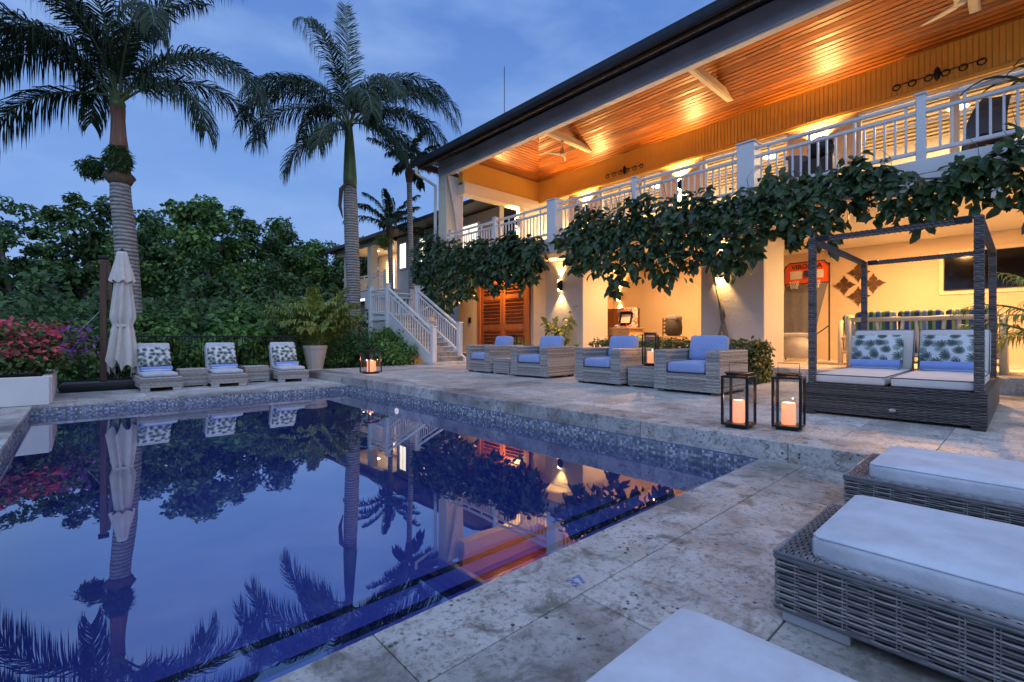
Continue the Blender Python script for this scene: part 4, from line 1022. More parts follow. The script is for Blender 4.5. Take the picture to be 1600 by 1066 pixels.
def vine(tbl, label, dens, sz, thick=.42, group=None, nobj=0, stuff=True, fl=0):
    y_hi, y_lo = tbl[0][0], tbl[-1][0]; t = T('climbing_vine', label, 'vine', (9.85, (y_hi+y_lo)/2, 3.4), 0, group)
    T_ = np.array(tbl)[::-1]; n = int(abs(y_hi-y_lo)*dens)
    y = rng.uniform(y_lo, y_hi, n); top = np.interp(y, T_[:,0], T_[:,1]); bot = np.interp(y, T_[:,0], T_[:,2])
    wob = .20*np.sin(y*4.3)+.16*np.sin(y*9.7+1)+.12*np.sin(y*21); s = rng.uniform(0, 1, n)
    top = top+.5*wob-.06; bot = bot+wob*.8+.05
    z = bot+(top-bot)*s
    prof = thick*np.sqrt(np.clip(1-(2*s-1)**2*.85, .12, 1)); x = 9.86 - prof*np.where(rng.random(n) < .75, rng.uniform(.75, 1.05, n), rng.uniform(-.1, .8, n))
    # shoots that stick out above and hang below
    pts = np.stack([x, y, z], 1); nr = np.tile(np.array([-.7,-.25,.55]), (n,1)); nr[:,2] += (s-.4)*.8
    off = np.array(t.location); loc_pts = pts-off
    near = np.argsort(np.hypot(pts[:,0], pts[:,1]) + rng.uniform(0, 3, n))[:nobj]
    front = np.ones(n, bool); front[near] = False
    obj('foliage', leaf_mesh('foliage', loc_pts[front], nr[front], sz, M['leaf_vine'], 'ovate', droop=.12, jit=.42, down=1.3), t, kind='stuff')
    if nobj:
        base = [leaf_mesh('leaf', np.zeros((1,3)), np.array([[0,0,1.]]), sz, M['leaf_vine'], 'ovate', droop=.12, jit=.02) for _ in range(5)]
        for i in near:
            o = obj('leaf', random.choice(base), t, loc_pts[i]-np.array([.04,0,0]))
            o.rotation_euler = (random.uniform(-.6,.6), random.uniform(-1.7,-.6), random.uniform(-.8,.8))
    b = MB()
    for k in range(4):
        path = []; 
        for yy in np.linspace(y_hi-.1, y_lo+.1, 14): path.append((9.84-random.uniform(0,.16)-off[0], yy-off[1], 3.22+.09*k+random.uniform(-.08,.08)-off[2]))
        b.tube(path, .016, 5)
    for k in range(int(abs(y_hi-y_lo)*2.2)):
        yy = random.uniform(y_lo+.2, y_hi-.2); tp = float(np.interp(yy, T_[:,0], T_[:,1])); l_ = random.uniform(.15,.45)
        b.tube([(9.75-off[0], yy-off[1], tp-.3-off[2]), (9.68-off[0], yy+.05-off[1], tp+l_*.5-off[2]), (9.60-off[0], yy+random.uniform(-.2,.2)-off[1], tp+l_-off[2])], [.008,.006,.003], 4)
    P(b, 'stem', M['bark'], t)
    if fl:
        ii = rng.choice(n, fl, replace=False); fp = loc_pts[ii].copy(); fp[:,0] = -.47; fp = np.repeat(fp, 6, 0)+rng.normal(0,.02,(fl*6,3))
        obj('blossom', leaf_mesh('blossom', fp, np.tile(np.array([-.8,0,.5]), (fl*6,1)), .10, M['petal_white'], 'ovate', jit=.5), t)
    return t
vine(VT, 'dark leafy vine hanging over the balcony edge above the wooden door', 430, .25, .50)
VN2 = vine(VT2, 'dark leafy vine along the balcony edge above the armchairs', 430, .23, .48, nobj=240)
vine(VT3, 'large leaved vine at the right end of the balcony above the daybed', 320, .22, .40, nobj=290, fl=4)
leggy((9.8, 8.75, 3.42), 'single sprig of lit leaves between the two hanging vines', .5, 6, 'leaf_hedge', .24, 'vine_sprig', 'vine', per=7, seed=12, spread=.3)
cs_ = MB(); cs_.tube([(10.98,4.75,.3),(11.03,4.68,.9),(11.0,4.78,1.4),(11.03,4.86,1.9),(11.02,5.0,2.5),(10.9,5.1,3.0),(10.3,5.2,3.5)], [.06,.055,.05,.045,.042,.035,.03], 8)
cs_.tube([(10.96,4.85,.3),(10.98,4.86,1.0),(10.97,4.72,1.5),(11.0,4.92,2.2)], [.04,.035,.03,.025], 8)
P(cs_, 'trunk', M['bark'], VN2, True, True, label='gnarled pale trunk climbing the stucco pillar')
# ------------------------------------------------------------------ palms
def frond_mesh(L, az, e0, droop, lf=.62, n=74, width=.040, base_bare=.13, pend=.95, seed=0, mats=None, curl=1.35, rank=.5):
    """az, e0, droop in degrees; local frame: X right of picture, Y away, Z up"""
    r = random.Random(seed); mb = MB(); az = R(az); N_ = 26; pts = []; p = Vector((0,0,0)); ds = L/N_
    hd = Vector((cos(az), sin(az), 0)); tang = []
    for i in range(N_+1):
        t = i/N_; el = R(e0)-R(droop)*t**curl; d = hd*cos(el)+Vector((0,0,1))*sin(el)
        pts.append(p.copy()); tang.append(d); p = p+d*ds
    mb.mi = 0; mb.tube(pts, [max(.004, .034*(1-i/N_)**.8) for i in range(N_+1)], 5)
    mb.mi = 1; side = Vector((-hd.y, hd.x, 0))
    for k in range(n):
        t = base_bare+(1-base_bare)*(k+r.random()*.6)/n; i = min(N_-1, int(t*N_)); f = t*N_-i
        q = pts[i].lerp(pts[i+1], f); d = tang[i]; up = side.cross(d)
        if up.z < 0: up = -up
        ll = lf*(math.sin(pi*min(1, .12+.84*t))**.5*.85+.18)*r.uniform(.85,1.1)
        for sg in (-1, 1):
            spread = r.uniform(.55, 1.0); lift = r.uniform(-.5, .75)*rank
            dirn = (side*sg*spread + d*(.55+.5*t) + up*lift).normalized()
            wv = d.cross(dirn); wv = dirn.cross(wv).normalized() if wv.length > 1e-6 else up
            dn = Vector((0,0,-1)); pd = pend*r.uniform(.8,1.25)
            a0 = q; a1 = q+dirn*ll*.36+dn*ll*.05*pd; a2 = q+dirn*ll*(.70-.10*pd)+dn*ll*.26*pd; a3 = q+dirn*ll*(.92-.30*pd)+dn*ll*.66*pd
            w = wv*width*r.uniform(.8,1.15)
            mb.add([a0-w*.35, a0+w*.35, a1-w*.5, a1+w*.5, a2-w*.4, a2+w*.4, a3], [(0,1,3,2),(2,3,5,4),(4,5,6)])
    return mb.mesh('frond', mats or [M['rachis'], M['frond']])
RZ_CAM = math.atan2(-FX, FY)
def palm(name, label, base, fronds, trunk, crown_z, lf=.62, n=74, group=None, mats=None, width=.034):
    t = T(name, label, 'palm tree', base, RZ_CAM, group)
    for i, fd in enumerate(fronds):
        L_, az, e0, dr = fd[:4]
        o = obj('frond', frond_mesh(L_, az, e0, dr, lf, n, width, seed=i, mats=mats, pend=fd[4] if len(fd) > 4 else .95), t, (trunk[-1][0]+.05*cos(R(az)), trunk[-1][1]+.05*sin(R(az)), crown_z+random.uniform(-.15,.1)))
    return t
# left royal palm
B1 = (.82, 16.2, -.3)
tr1 = [(.22,0,0,.34),(.20,0,1.0,.28),(.14,0,2.5,.255),(.03,0,4.0,.25),(-.09,0,5.0,.23),(-.12,0,5.95,.21)]
P1 = palm('royal_palm', 'tall left royal palm with a reddish sheath, trunk passing behind the umbrella', B1,
 [(5.2,-2,50,140),(3.4,-10,22,112),(4.6,20,66,135),(5.2,180,52,130),(3.8,188,8,86),(5.0,172,70,132),(4.9,198,62,140),(5.0,70,84,60),(5.0,110,80,80),(4.9,-70,78,115),(4.9,-110,74,120),(4.2,-140,52,135),(4.6,140,58,130),(4.4,40,52,135),(4.6,-40,66,140),(5.0,10,84,85),(5.0,180,84,90),(4.8,-85,62,130),(4.6,-120,46,130)],
 [(-.17,0,7.2,.17)], 7.62, .98, 120, 'tall royal palms')
b = MB(); b.tube([p_[:3] for p_ in tr1], [p_[3] for p_ in tr1], 20); P(b, 'trunk', M['palmtrunk'], P1, True)
b = MB(); b.tube([(-.12,0,5.9),(-.13,0,6.2),(-.15,0,6.7),(-.16,0,7.1),(-.17,0,7.4)], [.25,.215,.17,.155,.17], 16); P(b, 'sheath', M['brownshaft'], P1, True)
b = MB(); b.tube([(-.17,0,7.36),(-.17,0,7.5),(-.18,0,7.75)], [.15,.18,.10], 14); P(b, 'crownshaft', M['crownshaft'], P1, True)
pts, nr = shell((-.02,-.16,5.98), (.29,.26,.36), 1500, .75); obj('dry_flower_stalk', leaf_mesh('dry_flower_stalk', pts, nr, .13, M['leaf_tree2'], 'blade', jit=.6, down=1.5), P1)
pts, nr = shell((-.78,-.05,5.80), (.40,.25,.30), 1500, .3); obj('flower_stalk', leaf_mesh('flower_stalk', pts, nr, .13, M['leaf_tree2'], 'blade', jit=.6, down=1.8), P1)
b = MB(); b.tube([(-.25,0,5.85),(-.5,-.05,6.02),(-.85,-.1,6.05)], [.03,.025,.015], 6); P(b, 'stalk', M['rachis'], P1)
b = MB(); b.lathe([(.235,0),(.26,.03),(.33,.16),(.30,.24),(.22,.34)], 18, (-.11,0,5.36), lambda t_, z_: 1+.16*sin(5*t_+z_*4)*min(1,z_*6)); P(b, 'spathe', M['fibre'], P1, True)
# right royal palm
B2 = (7.9, 18.2, -.3)
tr2 = [(.30,0,0,.30),(.24,0,.8,.25),(.15,0,2.5,.25),(.05,0,5.0,.28),(.0,0,6.6,.27),(-.02,0,7.3,.25)]
P2 = palm('royal_palm', 'tall right royal palm with a smooth green crownshaft beside the stairs', B2,
 [(6.0,115,86,24,.2),(5.6,178,66,140),(5.2,186,50,130),(5.4,6,60,122),(5.2,-5,44,118),(3.2,195,-12,68),(2.9,-15,0,80),(3.3,12,10,82),(5.0,90,66,95),(5.0,-90,60,100),(5.0,165,74,120),(5.0,15,72,118),(4.6,0,30,105),(4.6,180,32,108),(2.8,-100,-5,75),(4.6,40,50,110),(4.6,140,52,110),(4.4,-45,44,115),(4.6,-140,50,120),(4.8,30,72,110),(4.4,-60,25,100)],
 [(-.06,0,9.5,.16)], 9.72, 1.05, 120, 'tall royal palms')
b = MB(); b.tube([p_[:3] for p_ in tr2], [p_[3] for p_ in tr2], 20); P(b, 'trunk', M['palmtrunk'], P2, True)
b = MB(); b.tube([(-.02,0,7.25),(-.02,0,7.6),(-.03,0,8.3),(-.05,0,9.2),(-.06,0,9.7)], [.25,.265,.23,.17,.13], 18); P(b, 'crownshaft', M['crownshaft'], P2, True)
b = MB(); b.tube([(-.1,-.24,7.35),(-.3,-.2,7.15),(-.36,-.18,6.5),(-.22,-.25,6.0)], [.05,.09,.07,.02], 8); b.tube([(-.28,-.1,7.3),(0,-.28,7.36),(.26,-.1,7.22)], [.04,.06,.03], 8); P(b, 'peeling_sheath', M['fibre'], P2, True)
# small palms by the back wing
def fan_of(n, L_, e_lo=5, e_hi=80, dr=75, s=0):
    r = random.Random(s); return [(L_*r.uniform(.85,1.1), k*360/n*2.4 % 360, e_lo+(e_hi-e_lo)*((k*.618)%1), dr*r.uniform(.8,1.2)) for k in range(n)]
for (nm, lab, base, cz, L_, nfr, tw) in (('small_palm', 'small palm with a ragged crown in front of the back wing', (11.3,21.4,-.3), 6.9, 2.1, 15, .12), ('small_palm', 'slim taller palm partly behind the end of the villa roof', (11.0,19.0,-.3), 9.1, 2.1, 14, .12)):
    t = palm(nm, lab, base, fan_of(nfr, L_, 8, 88, 58, nfr), [(0,0,cz,.1)], cz, L_*.24, 44, 'small palms by the back wing', [M['rachis'], M['frond']], .06)
    b = MB(); b.tube([(.15,0,0),(.10,0,cz*.4),(.0,0,cz-.3),(0,0,cz+.1)], [tw*1.15,tw,tw,tw*.8], 10); P(b, 'trunk', M['palmtrunk'], t, True)
    b = MB(); b.tube([(0,0,cz-.75),(0,0,cz-.3),(0,0,cz+.1)], [tw*1.1,tw*1.7,tw*.8], 8); P(b, 'dead_sheaths', M['fibre'], t, True)
    if nfr == 15:
        pts, nr = shell((-.25,0,cz-.8), (.45,.4,.4), 700, .2); obj('flower_stalk', leaf_mesh('flower_stalk', pts, nr, .2, M['areca'], 'blade', jit=.6, down=1.5), t)
# potted areca palm
AR = T('potted_palm', 'bushy green palm in a pale stone pot at the terrace corner', 'potted plant', (5.05, 14.1, -.02), RZ_CAM)
b = MB(); b.lathe([(.18,.0),(.24,.02),(.24,.06),(.215,.10),(.32,.66),(.34,.70),(.34,.78),(.30,.78),(.29,.70)], 12); P(b, 'pot', M['pot'], AR)
r = random.Random(4)
for k in range(74):
    L_ = r.uniform(.8, 2.05); me_ = frond_mesh(L_, r.uniform(0,360), r.uniform(54, 90), r.uniform(45,100), .46, 56, .044, .10, .6, k, [M['rachis'], M['areca']], 1.5, .4)
    obj('frond', me_, AR, (r.uniform(-.16,.16), r.uniform(-.16,.16), .74))
b = MB()
for k in range(9): b.tube([(r.uniform(-.12,.12), r.uniform(-.12,.12), .7), (r.uniform(-.16,.16), r.uniform(-.16,.16), 1.15)], [.022,.014], 6)
P(b, 'stem', M['rachis'], AR)
# feathery palm at the right edge by the daybed
AR2 = T('feathery_palm', 'feathery green palm reaching in at the right edge behind the daybed', 'potted plant', (9.6, -.55, .155), RZ_CAM)
b = MB(); b.lathe([(.16,0),(.24,.42),(.26,.46),(.22,.46)], 14); P(b, 'pot', M['pot'], AR2)
for k in range(26):
    me_ = frond_mesh(r.uniform(1.3,1.9), r.uniform(0,360), r.uniform(40, 84), r.uniform(60,110), .36, 34, .02, .2, .8, k+70, [M['rachis'], M['areca']], 1.5, .4); obj('frond', me_, AR2, (0,0,.45))
# ------------------------------------------------------------------ left planter with bougainvillea
b = MB(); b.cbox(-3.4, -.36, 9.77, 9.86, .002, .42, .008); b.cbox(-.45, -.34, 9.863, 12.0, .002, .42, .008); b.cbox(-3.4, -.36, 11.9, 12.0, .002, .42, .008)
pt = P(b, 'planter', M['planter']); tag(pt, 'long white rendered planter box at the left pool corner', 'planter')
b = MB(); b.box(-3.4, -.46, 9.87, 11.89, .002, .37); P(b, 'soil', M['soil'], pt)
shrub('flower_bush', (-1.0, 10.85, .36), (1.25, 1.1, .84), 9500, .075, M['leaf_boug'], 'bougainvillea bush with pink blossoms in the white planter', 'flowering shrub', clumpn=54, flowers=(3000,.36,.085,1), seed=3)
shrub('flower_bush', (-2.7, 10.75, .36), (.95, .85, .80), 4200, .075, M['leaf_boug'], 'second bougainvillea bush cut off by the left edge', 'flowering shrub', clumpn=28, flowers=(1300,.40,.08), seed=5)
# ------------------------------------------------------------------ iron fence behind the loungers
FN = T('iron_fence', 'thin dark iron bar fence behind the loungers', 'fence', (1.9, 12.95, -.3))
for z in (.42, 1.32):
    b = MB(); b.cbox(-4.3, 2.3, -.012, .012, z-.015, z+.015, .003); P(b, 'rail', M['black'], FN)
bm = MB(); bm.cbox(-.008, .008, -.008, .008, .35, 1.34, .002); bme = bm.mesh('bar', M['black'])
for i in range(54): obj('bar', bme, FN, (-4.25+i*.122, 0, 0))
# ------------------------------------------------------------------ closed cantilever umbrella
UM = T('cantilever_umbrella', 'closed beige cantilever umbrella on a dark wooden mast', 'umbrella', (.30, 11.95, 0))
b = MB(); b.cbox(-.62, .62, -.40, .30, .002, .15, .05); P(b, 'base_cover', M['black_fab'], UM)
b = MB(); b.cbox(-.055, .055, -.05, .05, .152, 2.50, .012); P(b, 'mast', M['umb_wood'], UM)
b = MB(); b.cbox(-.08, .08, -.075, .075, 2.501, 2.56, .01); P(b, 'mast_cap', M['black'], UM)
b = MB(); b.beam((.06,-.02,2.44),(.16,-.06,1.3), .04, .07); P(b, 'arm', M['umb_wood'], UM)
cx, cy = .27, -.10
b = MB(); n = 96; vs = []; rows = 44
for j in range(rows):
    t = j/(rows-1)
    for i in range(n):
        th = 2*pi*i/n; fold = sin(8*th+5.0*t+.6*sin(3*th)); f2 = sin(3*th+5*t)
        hem = .30+.22*abs(sin(4*th+.5))+.10*sin(2*th)
        z = 2.42-(2.42-hem)*t
        if z > 1.22: rad = .085+.075*min(1, (2.42-z)/1.0)
        else: rad = .125+.10*min(1, (1.22-z)/.75)
        if abs(z-1.22) < .12: rad = .12+.03*abs(z-1.22)/.12
        rad *= (1+.30*fold*min(1, .45+t)+.10*f2)
        vs.append((cx+rad*cos(th)+.05*t*0, cy+rad*sin(th), z))
b.add(vs, [(j*n+i, (j+1)*n+i, (j+1)*n+(i+1)%n, j*n+(i+1)%n) for j in range(rows-1) for i in range(n)]); P(b, 'canopy', M['umb'], UM, True)
b = MB(); n = 48; vs = []
for j in range(8):
    t = j/7
    for i in range(n):
        th = 2*pi*i/n; rad = (.065+.115*t)*(1+.16*sin(8*th+.5+t)); vs.append((cx+rad*cos(th), cy+rad*sin(th), 2.66-.56*t-.05*t*abs(sin(4*th))))
b.add(vs, [(j*n+i, (j+1)*n+i, (j+1)*n+(i+1)%n, j*n+(i+1)%n) for j in range(7) for i in range(n)]+[tuple(range(n))]); P(b, 'vent_flap', M['umb'], UM, True)
b = MB(); b.lathe([(.135,-.025),(.142,0),(.135,.025)], 24, (cx,cy,1.22)); P(b, 'tie_band', M['umb'], UM, True)
b = MB(); b.lathe([(.03,0),(.045,.02),(.02,.06),(.002,.07)], 10, (cx,cy,2.655)); P(b, 'finial', M['black'], UM)
b = MB(); b.tube([(-.05,0,1.5),(-.62,.55,.75),(-1.0,.9,.3)], .006, 4); P(b, 'guy_rope', M['net'], UM)
# ------------------------------------------------------------------ far loungers with backrest up
def chaise():
    t = T('sun_lounger', '', 'sun lounger', (0,0,0), 0, 'wicker loungers on the far pool deck')
    w, l, h0, h1 = .64, 1.15, .07, .25
    b = MB(); b.cbox(-w/2+.01, w/2-.01, .01, l, h0, h1-.01, .01); P(b, 'base', M['wicker_core'], t)
    b = MB(); rr, sk = .022, .05
    b.weave((-w/2,0,h0),(1,0,0),(0,0,1), w, h1-h0, rr, sk); b.weave((w/2,0,h0),(0,1,0),(0,0,1), l, h1-h0, rr, sk); b.weave((-w/2,l,h0),(0,-1,0),(0,0,1), l, h1-h0, rr, sk)
    b.weave((-w/2,0,h1),(1,0,0),(0,1,0), w, l, rr, sk); P(b, 'wicker_weave', M['wicker_light'], t, kind='stuff')
    for sx in (-1, 1):
        b = MB(); b.cbox(sx*(w/2-.08)-.07, sx*(w/2-.08)+.07, .02, .10, 0, h0-.001, .006); P(b, 'foot', M['alu'], t)
        b = MB(); b.cbox(sx*(w/2-.08)-.07, sx*(w/2-.08)+.07, l-.1, l-.02, 0, h0-.001, .006); P(b, 'foot', M['alu'], t)
    b = MB(); b.cushion(-w/2+.05, w/2-.05, .09, .80, h1+.005, h1+.085, .035, .012); P(b, 'seat_cushion', M['whitefab'], t, True)
    Mt = Matrix.Translation((0, .84, h1+.04)) @ Matrix.Rotation(R(-22), 4, 'X')
    b = MB(); b.cbox(-w/2+.03, w/2-.03, .095, .125, -.04, .60, .008, Mt); P(b, 'backrest', M['wicker_light'], t)
    b = MB(); b.cushion(-w/2+.045, w/2-.045, 0, .085, 0, .65, .035, .012, M=Mt); P(b, 'back_cushion', M['whitefab'], t, True)
    return t
def pillow(parent, loc, w, h, tilt, label, mat='palmprint', rz=0, d=.11, seed=0):
    o = MB(); o.cushion(-w/2, w/2, -d/2, d/2, 0, h, .03, .035, seed=seed)
    o.v = [(x_, y_, z_) for x_, y_, z_ in o.v]
    q = P(o, 'pillow', M[mat], smooth=True); q.location = loc; q.rotation_euler = (R(-tilt), 0, rz); tag(q, label, 'pillow', 'palm print pillows'); return q
def towel(loc, w, rad, label, rz=0):
    t = T('rolled_towel', label, 'towel', loc, rz, 'rolled towels on the loungers')
    b = MB(); n = 40; pts = []
    for i in range(n): 
        th = i/(n-1)*2*pi*2.6; r_ = rad*(1-.62*i/(n-1)); pts.append((r_*1.25*cos(th-.5*pi), r_*.8*sin(th-.5*pi)+rad*.8))
    vs = [(x_, p_[0], p_[1]) for x_ in (-w/2, -w/4, w/4, w/2) for p_ in pts]
    b.add(vs, [(k*n+i, k*n+i+1, (k+1)*n+i+1, (k+1)*n+i) for k in range(3) for i in range(n-1)])
    b.lathe([(rad*.55,-w/2+.004),(rad*.55,w/2-.004)], 12)
    m_ = len(b.v)-24
    for i in range(m_, len(b.v)):
        x_, y_, z_ = b.v[i]; b.v[i] = (z_, x_, y_*.7+rad*.8)
    P(b, 'roll', M['towel'], t, True)
    b = MB(); b.cushion(-w/2+.01, w/2-.01, -rad*1.45, rad*.9, .002, rad*.55, .02, .006); P(b, 'folded_layer', M['towel_w'], t, True)
    return t
c0 = chaise(); first = True
for (X, Y, rz, lab) in ((1.09,10.82,R(2),'left'),(2.2,10.88,R(-2),'middle'),(3.50,11.08,R(-4),'right')):
    lb = {'left': 'grey wicker lounger nearest the closed umbrella, backrest up', 'middle': 'grey wicker lounger between the two wicker side tables', 'right': 'grey wicker lounger nearest the potted palm, backrest up'}[lab]
    if first: c0.location = (X,Y,0); c0.rotation_euler = (0,0,rz); c0['label'] = lb; first = False
    else: dup(c0, (X,Y,0), rz, lb)
    Mz = Matrix.Translation((X,Y,0)) @ Matrix.Rotation(rz, 4, 'Z')
    pillow(None, Mz @ Vector((0, .80, .42)), .52, .40, 22, f'palm print pillow on the {lab} far lounger', rz=rz, d=.10, seed=int(X*10))
    towel(Mz @ Vector((0, .62, .345)), .50, .055, f'rolled blue towel on the {lab} far lounger', rz)
def wicker_table(loc, w, d, h, label, group, rz=0, row=.022):
    t = T('side_table', label, 'side table', loc, rz, group)
    b = MB(); b.cbox(-w/2+.008, w/2-.008, -d/2+.008, d/2-.008, .03, h-.012, .008); P(b, 'core', M['wicker_lcore'], t)
    b = MB()
    for (o_, u_, L_) in (((-w/2,-d/2,.03),(1,0,0),w),((w/2,-d/2,.03),(0,1,0),d),((w/2,d/2,.03),(-1,0,0),w),((-w/2,d/2,.03),(0,-1,0),d)): b.weave(o_, u_, (0,0,1), L_, h-.04, row, .055)
    b.weave((-w/2,-d/2,h-.008),(1,0,0),(0,1,0), w, d, row, .055); P(b, 'wicker_weave', M['wicker_light'], t, kind='stuff')
    for sx in (-1,1):
        for sy in (-1,1): b = MB(); b.cbox(sx*(w/2-.05)-.03, sx*(w/2-.05)+.03, sy*(d/2-.05)-.03, sy*(d/2-.05)+.03, 0, .029, .004); P(b, 'foot', M['alu'], t)
    return t
wicker_table((1.66,11.55,0), .48, .48, .36, 'wicker side table between the left and middle far loungers', 'side tables on the far deck')
wicker_table((2.86,11.72,0), .48, .48, .36, 'wicker side table between the middle and right far loungers', 'side tables on the far deck')
# ------------------------------------------------------------------ armchairs on the terrace (front looks along -X)
def armchair():
    t = T('armchair', '', 'armchair', (0,0,0), 0, 'wicker armchairs along the terrace')
    w, d, z0, ah, aw, sh = 1.03, 1.0, .04, .645, .20, .30; rr, sk = .0215, .072
    b = MB(); e = .008
    b.cbox(e, d-e, -w/2+e, -w/2+aw-e, z0, ah-e, .012); b.cbox(e, d-e, w/2-aw+e, w/2-e, z0, ah-e, .012); b.cbox(e, d-e, -w/2+aw, w/2-aw, z0, sh-e, .01); b.cbox(d-.18, d-e-.001, -w/2+aw, w/2-aw, sh, ah-e-.002, .01)
    P(b, 'frame', M['wicker_lcore'], t)
    b = MB(); hh = ah-z0
    for sg in (-1, 1):
        y0, y1 = (-w/2, -w/2+aw) if sg < 0 else (w/2-aw, w/2)
        b.weave((0,y1,z0),(0,-1,0),(0,0,1), aw, hh, rr, sk)                 # arm front
        b.weave((0,y1,ah),(0,-1,0),(1,0,0), aw, d, rr, sk) if False else b.weave((0,y0,ah),(1,0,0),(0,1,0), d, aw, rr, sk)   # arm top
    b.weave((0,-w/2,z0),(1,0,0),(0,0,1), d, hh, rr, sk); b.weave((d,w/2,z0),(-1,0,0),(0,0,1), d, hh, rr, sk)
    b.weave((d,-w/2,z0),(0,1,0),(0,0,1), w, hh, rr, sk)
    b.weave((0,w/2-aw,z0),(0,-1,0),(0,0,1), w-2*aw, sh-z0, rr, sk)
    b.weave((d,-w/2+aw,sh),(-1,0,0),(0,0,1), d, ah-sh, rr, sk); b.weave((0,w/2-aw,sh),(1,0,0),(0,0,1), d, ah-sh, rr, sk)
    P(b, 'wicker_weave', M['wicker_light'], t, kind='stuff')
    for x in (.09, d-.09):
        for y in (-w/2+.09, w/2-.09): b = MB(); b.cbox(x-.05, x+.05, y-.05, y+.05, 0, z0-.001, .005); P(b, 'foot', M['wicker_lcore'], t)
    b = MB(); b.cushion(-.005, d-.2, -w/2+aw+.012, w/2-aw-.012, sh+.005, sh+.165, .045, .018, seed=2, wob=.006); P(b, 'seat_cushion', M['bluefab'], t, True)
    Mt = Matrix.Translation((d-.34, 0, sh+.17)) @ Matrix.Rotation(R(13), 4, 'Y')
    b = MB(); b.cushion(-.02, .16, -w/2+aw+.015, w/2-aw-.015, 0, .42, .06, .03, M=Mt, seed=3, wob=.012); P(b, 'back_cushion', M['bluefab'], t, True)
    return t
ac = armchair(); TZ = .156
for i, (X, Y, rz, lab) in enumerate(((6.68,3.46,0,'wicker armchair with blue cushions nearest the black lanterns'),(6.78,5.19,R(-3),'wicker armchair left of the small table with the lantern'),(6.90,7.05,R(4),'wicker armchair second from the stairs, blue cushions'),(7.0,8.90,R(-6),'wicker armchair nearest the stairs, blue cushions'))):
    if i == 0: ac.location = (X,Y,TZ); ac['label'] = lab
    else: dup(ac, (X,Y,TZ), rz, lab)
wicker_table((7.15,4.33,TZ), .50, .56, .36, 'wicker side table between the two nearest armchairs', 'side tables between the armchairs')
wicker_table((7.25,8.05,TZ), .46, .56, .36, 'wicker side table between the two armchairs nearest the stairs', 'side tables between the armchairs')
# ------------------------------------------------------------------ lanterns with candles
def lantern(loc, w, h, label, candles=((0,0,.05,.2),), rz=0, handle=True, clab='', light=3.0):
    t = T('lantern', label, 'lantern', loc, rz, 'black glass lanterns'); p_ = .011
    b = MB(); b.cbox(-w*.36, w*.36, -w*.36, w*.36, 0, .022, .003); b.cbox(-w/2, w/2, -w/2, w/2, .0225, .042, .004); P(b, 'base', M['black'], t)
    for sx in (-1,1):
        for sy in (-1,1): b = MB(); b.cbox(sx*(w/2-p_)-p_, sx*(w/2-p_)+p_, sy*(w/2-p_)-p_, sy*(w/2-p_)+p_, .0425, h-.012, .002); P(b, 'post', M['black'], t)
    b = MB()
    for sg in (-1,1): b.cbox(-w/2, w/2, sg*(w/2-p_)-p_, sg*(w/2-p_)+p_, h-.0118, h+.008, .002); b.cbox(sg*(w/2-p_)-p_, sg*(w/2-p_)+p_, -w/2+2*p_+.001, w/2-2*p_-.001, h-.0115, h+.0078, .002)
    P(b, 'top_frame', M['black'], t)
    b = MB(); b.cbox(-w*.36, w*.36, -w*.36, w*.36, h+.0085, h+.030, .004); b.cbox(-w*.41, w*.41, -w*.41, w*.41, h+.0305, h+.040, .003); P(b, 'lid', M['black'], t)
    if handle: b = MB(); b.tube([(0,-w*.36,h+.04),(0,-w*.36,h+.13),(0,w*.36,h+.13),(0,w*.36,h+.04)], .0035, 6); P(b, 'handle', M['black'], t)
    for k in range(4):
        b = MB(); b.box(-w/2+2*p_, w/2-2*p_, -w/2+.008, -w/2+.011, .044, h-.013); g_ = P(b, 'pane', M['glass'], t); g_.rotation_euler = (0,0,k*pi/2)
    for k, (x, y, r_, hc) in enumerate(candles):
        b = MB(); b.lathe([(r_*.98,0),(r_,.004),(r_,hc-.008),(r_*.93,hc),(r_*.75,hc-.012),(.002,hc-.020)], 24)
        Mz = Matrix.Translation(loc) @ Matrix.Rotation(rz, 4, 'Z'); pos = Mz @ Vector((x,y,.0435))
        c = P(b, 'candle', M['candle'], smooth=True); c.location = pos; tag(c, clab if k == 0 else clab.replace('pillar candle', 'shorter pillar candle'), 'candle', 'glowing candles in the lanterns')
        L = bpy.data.lights.new('candle_light', 'POINT'); L.energy = light; L.color = (1,.42,.14); L.shadow_soft_size = .005
        o = bpy.data.objects.new('candle_light', L); COL.objects.link(o); o.parent = c; o.location = (0,0,hc+.012)
    return t
lantern((4.56,1.83,TZ), .24, .475, 'tall black lantern left of the pair at the terrace edge', ((0,0,.052,.21),), R(3), clab='glowing pillar candle in the left edge lantern')
lantern((4.80,1.48,TZ), .24, .475, 'tall black lantern right of the pair, nearest the daybed', ((0,0,.058,.20),), R(8), clab='glowing pillar candle in the right edge lantern')
lantern((4.98,10.35,TZ), .36, .50, 'wide black lantern standing alone near the potted palm', ((-.05,-.05,.075,.27),(.09,.06,.075,.24)), R(10), False, clab='glowing pillar candle in the wide lantern', light=6)
lantern((7.15,4.33,TZ+.362), .24, .52, 'tall black lantern on the wicker side table between armchairs', ((0,0,.05,.2),), R(20), False, clab='glowing pillar candle in the table lantern')
lantern((8.9,9.6,TZ), .36, .86, 'big black lantern in front of the wooden door', ((0,0,.05,.2),), R(12), False, clab='glowing pillar candle in the lantern by the door')
